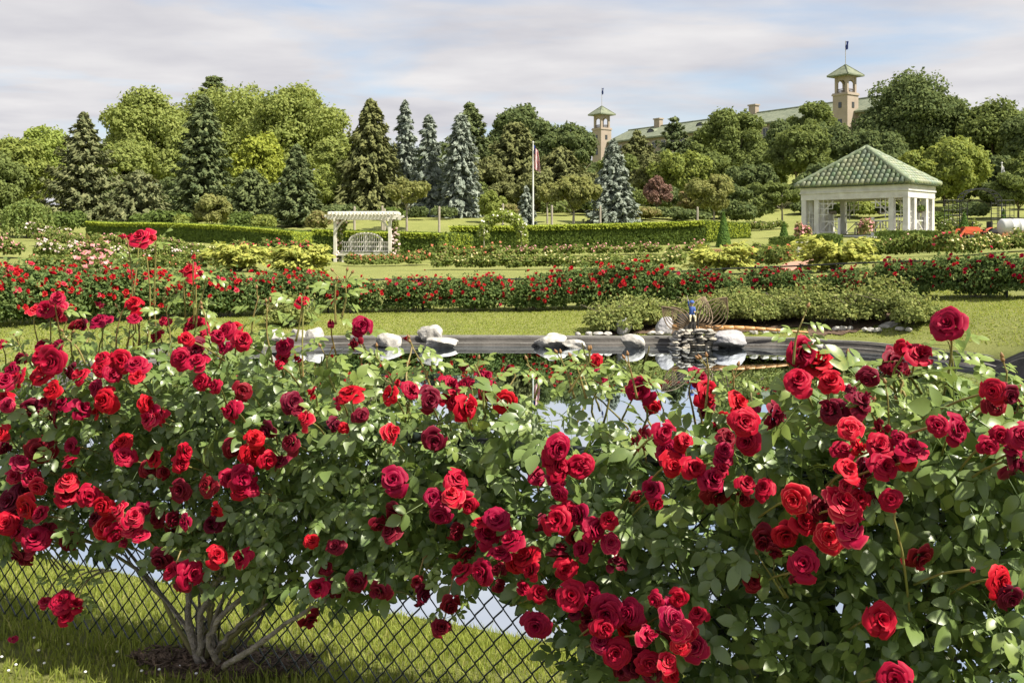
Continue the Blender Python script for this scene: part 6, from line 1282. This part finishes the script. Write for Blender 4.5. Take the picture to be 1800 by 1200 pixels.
Rc = [([(1490, 1300, -.05), (1484, 1180, -.05), (1488, 1060, -.02), (1500, 960, .02), (1480, 840, .05)], .016, .008, 'cane'), ([(1510, 1300, .0), (1520, 1150, .02), (1512, 1020, .04), (1560, 900, .06)], .012, .006, 'cane'), ([(1480, 1300, -.1), (1540, 1200, -.1), (1640, 1080, -.08), (1730, 1030, -.02), (1850, 980, .02)], .014, .008, 'cane'), ([(1500, 1300, -.05), (1600, 1200, -.05), (1700, 1150, -.05), (1820, 1120, 0)], .012, .007, 'cane'), ([(1485, 1290, -.05), (1400, 1230, -.05), (1330, 1180, -.04), (1290, 1090, -.02), (1240, 960, .03)], .012, .006, 'cane'), ([(1470, 1290, 0), (1300, 1210, 0), (1150, 1110, .02), (1000, 980, .04), (900, 850, .05)], .012, .005, 'cane'), ([(1480, 1200, .02), (1380, 1000, .04), (1330, 820, .05), (1320, 690, .03)], .010, .004, 'greencane'), ([(1500, 1150, .02), (1640, 950, .05), (1700, 780, .04), (1670, 660, 0)], .010, .004, 'greencane'), ([(1567, 860, -.40), (1575, 920, -.40), (1590, 1000, -.36), (1600, 1080, -.25)], .0035, .0045, 'stem'), ([(1780, 1290, 0), (1750, 1150, .02), (1740, 1000, .05)], .010, .006, 'cane')]
for c in Rc: cane('right', *c)
for i in range(46):     # thinner branches through the bush
    key = 'left' if i < 22 else 'right'; u = rng.uniform(30, 820) if key == 'left' else rng.uniform(880, 1780); v = rng.uniform(720, 1000 if key == 'left' else 1150); du = rng.normal() * 90
    cane(key, [(u, v, .05), (u + du * .5, v - 50, .0), (u + du, v - rng.uniform(70, 140), -.1)], .005, .0025, 'greencane' if i % 3 else 'cane')
# ------------------------------------------------------------------ near ground: mulch, grass, clover
def ring_patch(cx_, cy_, rx, ry, name, mat, label):
    V = [(cx_, cy_, gz(cx_, cy_) + .035)]; n = 40
    for j, f in enumerate((.5, 1.0)):
        for i in range(n): a = 6.283 * i / n; q = f * (1 + .14 * math.sin(3 * a + 1) + .08 * math.sin(7 * a)); x_ = cx_ + rx * q * math.cos(a); y_ = cy_ + ry * q * math.sin(a); V.append((x_, y_, gz(x_, y_) + (.028 if j == 0 else .004)))
    T = [(0, 1 + i, 1 + (i + 1) % n) for i in range(n)]; Q = [(1 + i, 1 + n + i, 1 + n + (i + 1) % n, 1 + (i + 1) % n) for i in range(n)]
    return tag(obj(name, np_mesh(name, V, Q, T, [mat], True)), label, kind='structure')
mcx, mcy = RL['left'][0] + .06, RL['left'][1] - .02
ring_patch(mcx, mcy, .36, .14, 'mulch_patch', M['mulch'], 'brown bark mulch round the rose canes')
n = 900; a = rng.random(n) * 6.283; q = np.sqrt(rng.random(n)); C = np.c_[mcx + .36 * q * np.cos(a), mcy + .14 * q * np.sin(a)]; C = np.c_[C, ground(C[:, 0], C[:, 1]) + .034 + rng.random(n) * .012]
o = obj('mulch_chips', qmesh('chips', [quads(C, unit(rng.normal(size=C.shape) * .35 + [0, 0, 1]), .011 * rng.uniform(.5, 1.6, n), aspect=4.5)], M['mulch'])); tag(o, 'loose bark chips and twigs under the rose', kind='stuff')
n = 190000; X = rng.uniform(-4.4, 2.6, n); Y = rng.uniform(2.6, 8.2, n); sdv, _, _ = sdist(X, Y); pxv = 900 + F * X / Y
in_m = ((X - mcx) / .34) ** 2 + ((Y - mcy) / .13) ** 2 < 1
ok = (sdv > .03) & (pxv > -60) & (pxv < 1860) & (~in_m | (rng.random(n) < .05)); X, Y = X[ok], Y[ok]; Zg = ground(X, Y); n = len(X)
far = np.abs(Y - fence_y(X)) < .12
Hh = rng.gamma(6, .0043, n) * (1 + .35 * np.sin(X * 2.3 + 1) * np.sin(Y * 2.9)) * np.where(far, 1.5, 1.0); an = rng.random(n) * 6.283; dx, dy = np.cos(an), np.sin(an); wd = rng.uniform(.0018, .0034, n); ln = rng.normal(size=n) * .6 * Hh; le = rng.random(n) * 6.283
tx_, ty_ = np.cos(le) * np.abs(ln) , np.sin(le) * np.abs(ln)
V = np.stack([np.c_[X - dx * wd, Y - dy * wd, Zg - .005], np.c_[X + dx * wd, Y + dy * wd, Zg - .005], np.c_[X + dx * wd * .8 + tx_ * .35, Y + dy * wd * .8 + ty_ * .35, Zg + Hh * .6], np.c_[X - dx * wd * .8 + tx_ * .35, Y - dy * wd * .8 + ty_ * .35, Zg + Hh * .6], np.c_[X + tx_, Y + ty_, Zg + Hh]], 1).reshape(-1, 3)
b5 = np.arange(n)[:, None] * 5
o = obj('grass', np_mesh('grass', V, b5 + [0, 1, 2, 3], b5 + [3, 2, 4], [M['bladegrass']])); tag(o, 'short grass blades along the near fence', kind='stuff')
# tufts on the lit far bank of the pond
n = 150000; X = rng.uniform(-10, 11, n); Y = rng.uniform(12, 27, n); sdv, _, _ = sdist(X, Y); ok = (sdv > .45) & (np.abs(X / Y) < .53) & (Y > 15); X, Y = X[ok], Y[ok]; Zg = ground(X, Y); C = np.c_[X, Y, Zg + .015]
o = obj('bank_grass', qmesh('bank_grass', [quads(C, unit(rng.normal(size=C.shape) * [.7, .7, .3] + [.1, -.25, .6]), .024 * rng.uniform(.6, 1.3, len(X)), np.tile([0, 0, 1.0], (len(X), 1)) + rng.normal(size=C.shape) * .4, 1.5)], M['bladegrass'])); tag(o, 'mown grass on the far bank of the pond', kind='stuff')
clv = MB(); clv.lathe([(0, -.2), (.7, .0), (1, .5), (.7, 1.0), (0, 1.2)], 7); cme = clv.mesh('clover_flower', M['flagwhite'], True)
for i, (px, py) in enumerate([(3, 1166), (28, 1181), (68, 1153), (78, 1178), (200, 1183), (249, 1193), (316, 1183), (345, 1196), (120, 1140), (60, 1128), (206, 1155), (15, 1192), (150, 1195), (280, 1190)]):
    d = CAM_Z * F / (py - HOR + 8); x, y, z = gp(px, d, .035); o = obj('clover_flower', cme); o.location = (x, y, z); o.scale = (.006,) * 3; tag(o, 'tiny white clover flower in the near lawn', 'flower', 'clover flowers in the lawn')
x, y, z = gp(23, CAM_Z * F / (1132 - HOR + 6), .035); o = obj('fallen_bloom', RM['p'][2]); o.location = (x, y, z); o.scale = (.02, .02, .012); o.rotation_euler = (.5, .2, 0); tag(o, 'fallen pink rose bloom lying on the near grass', 'flower')
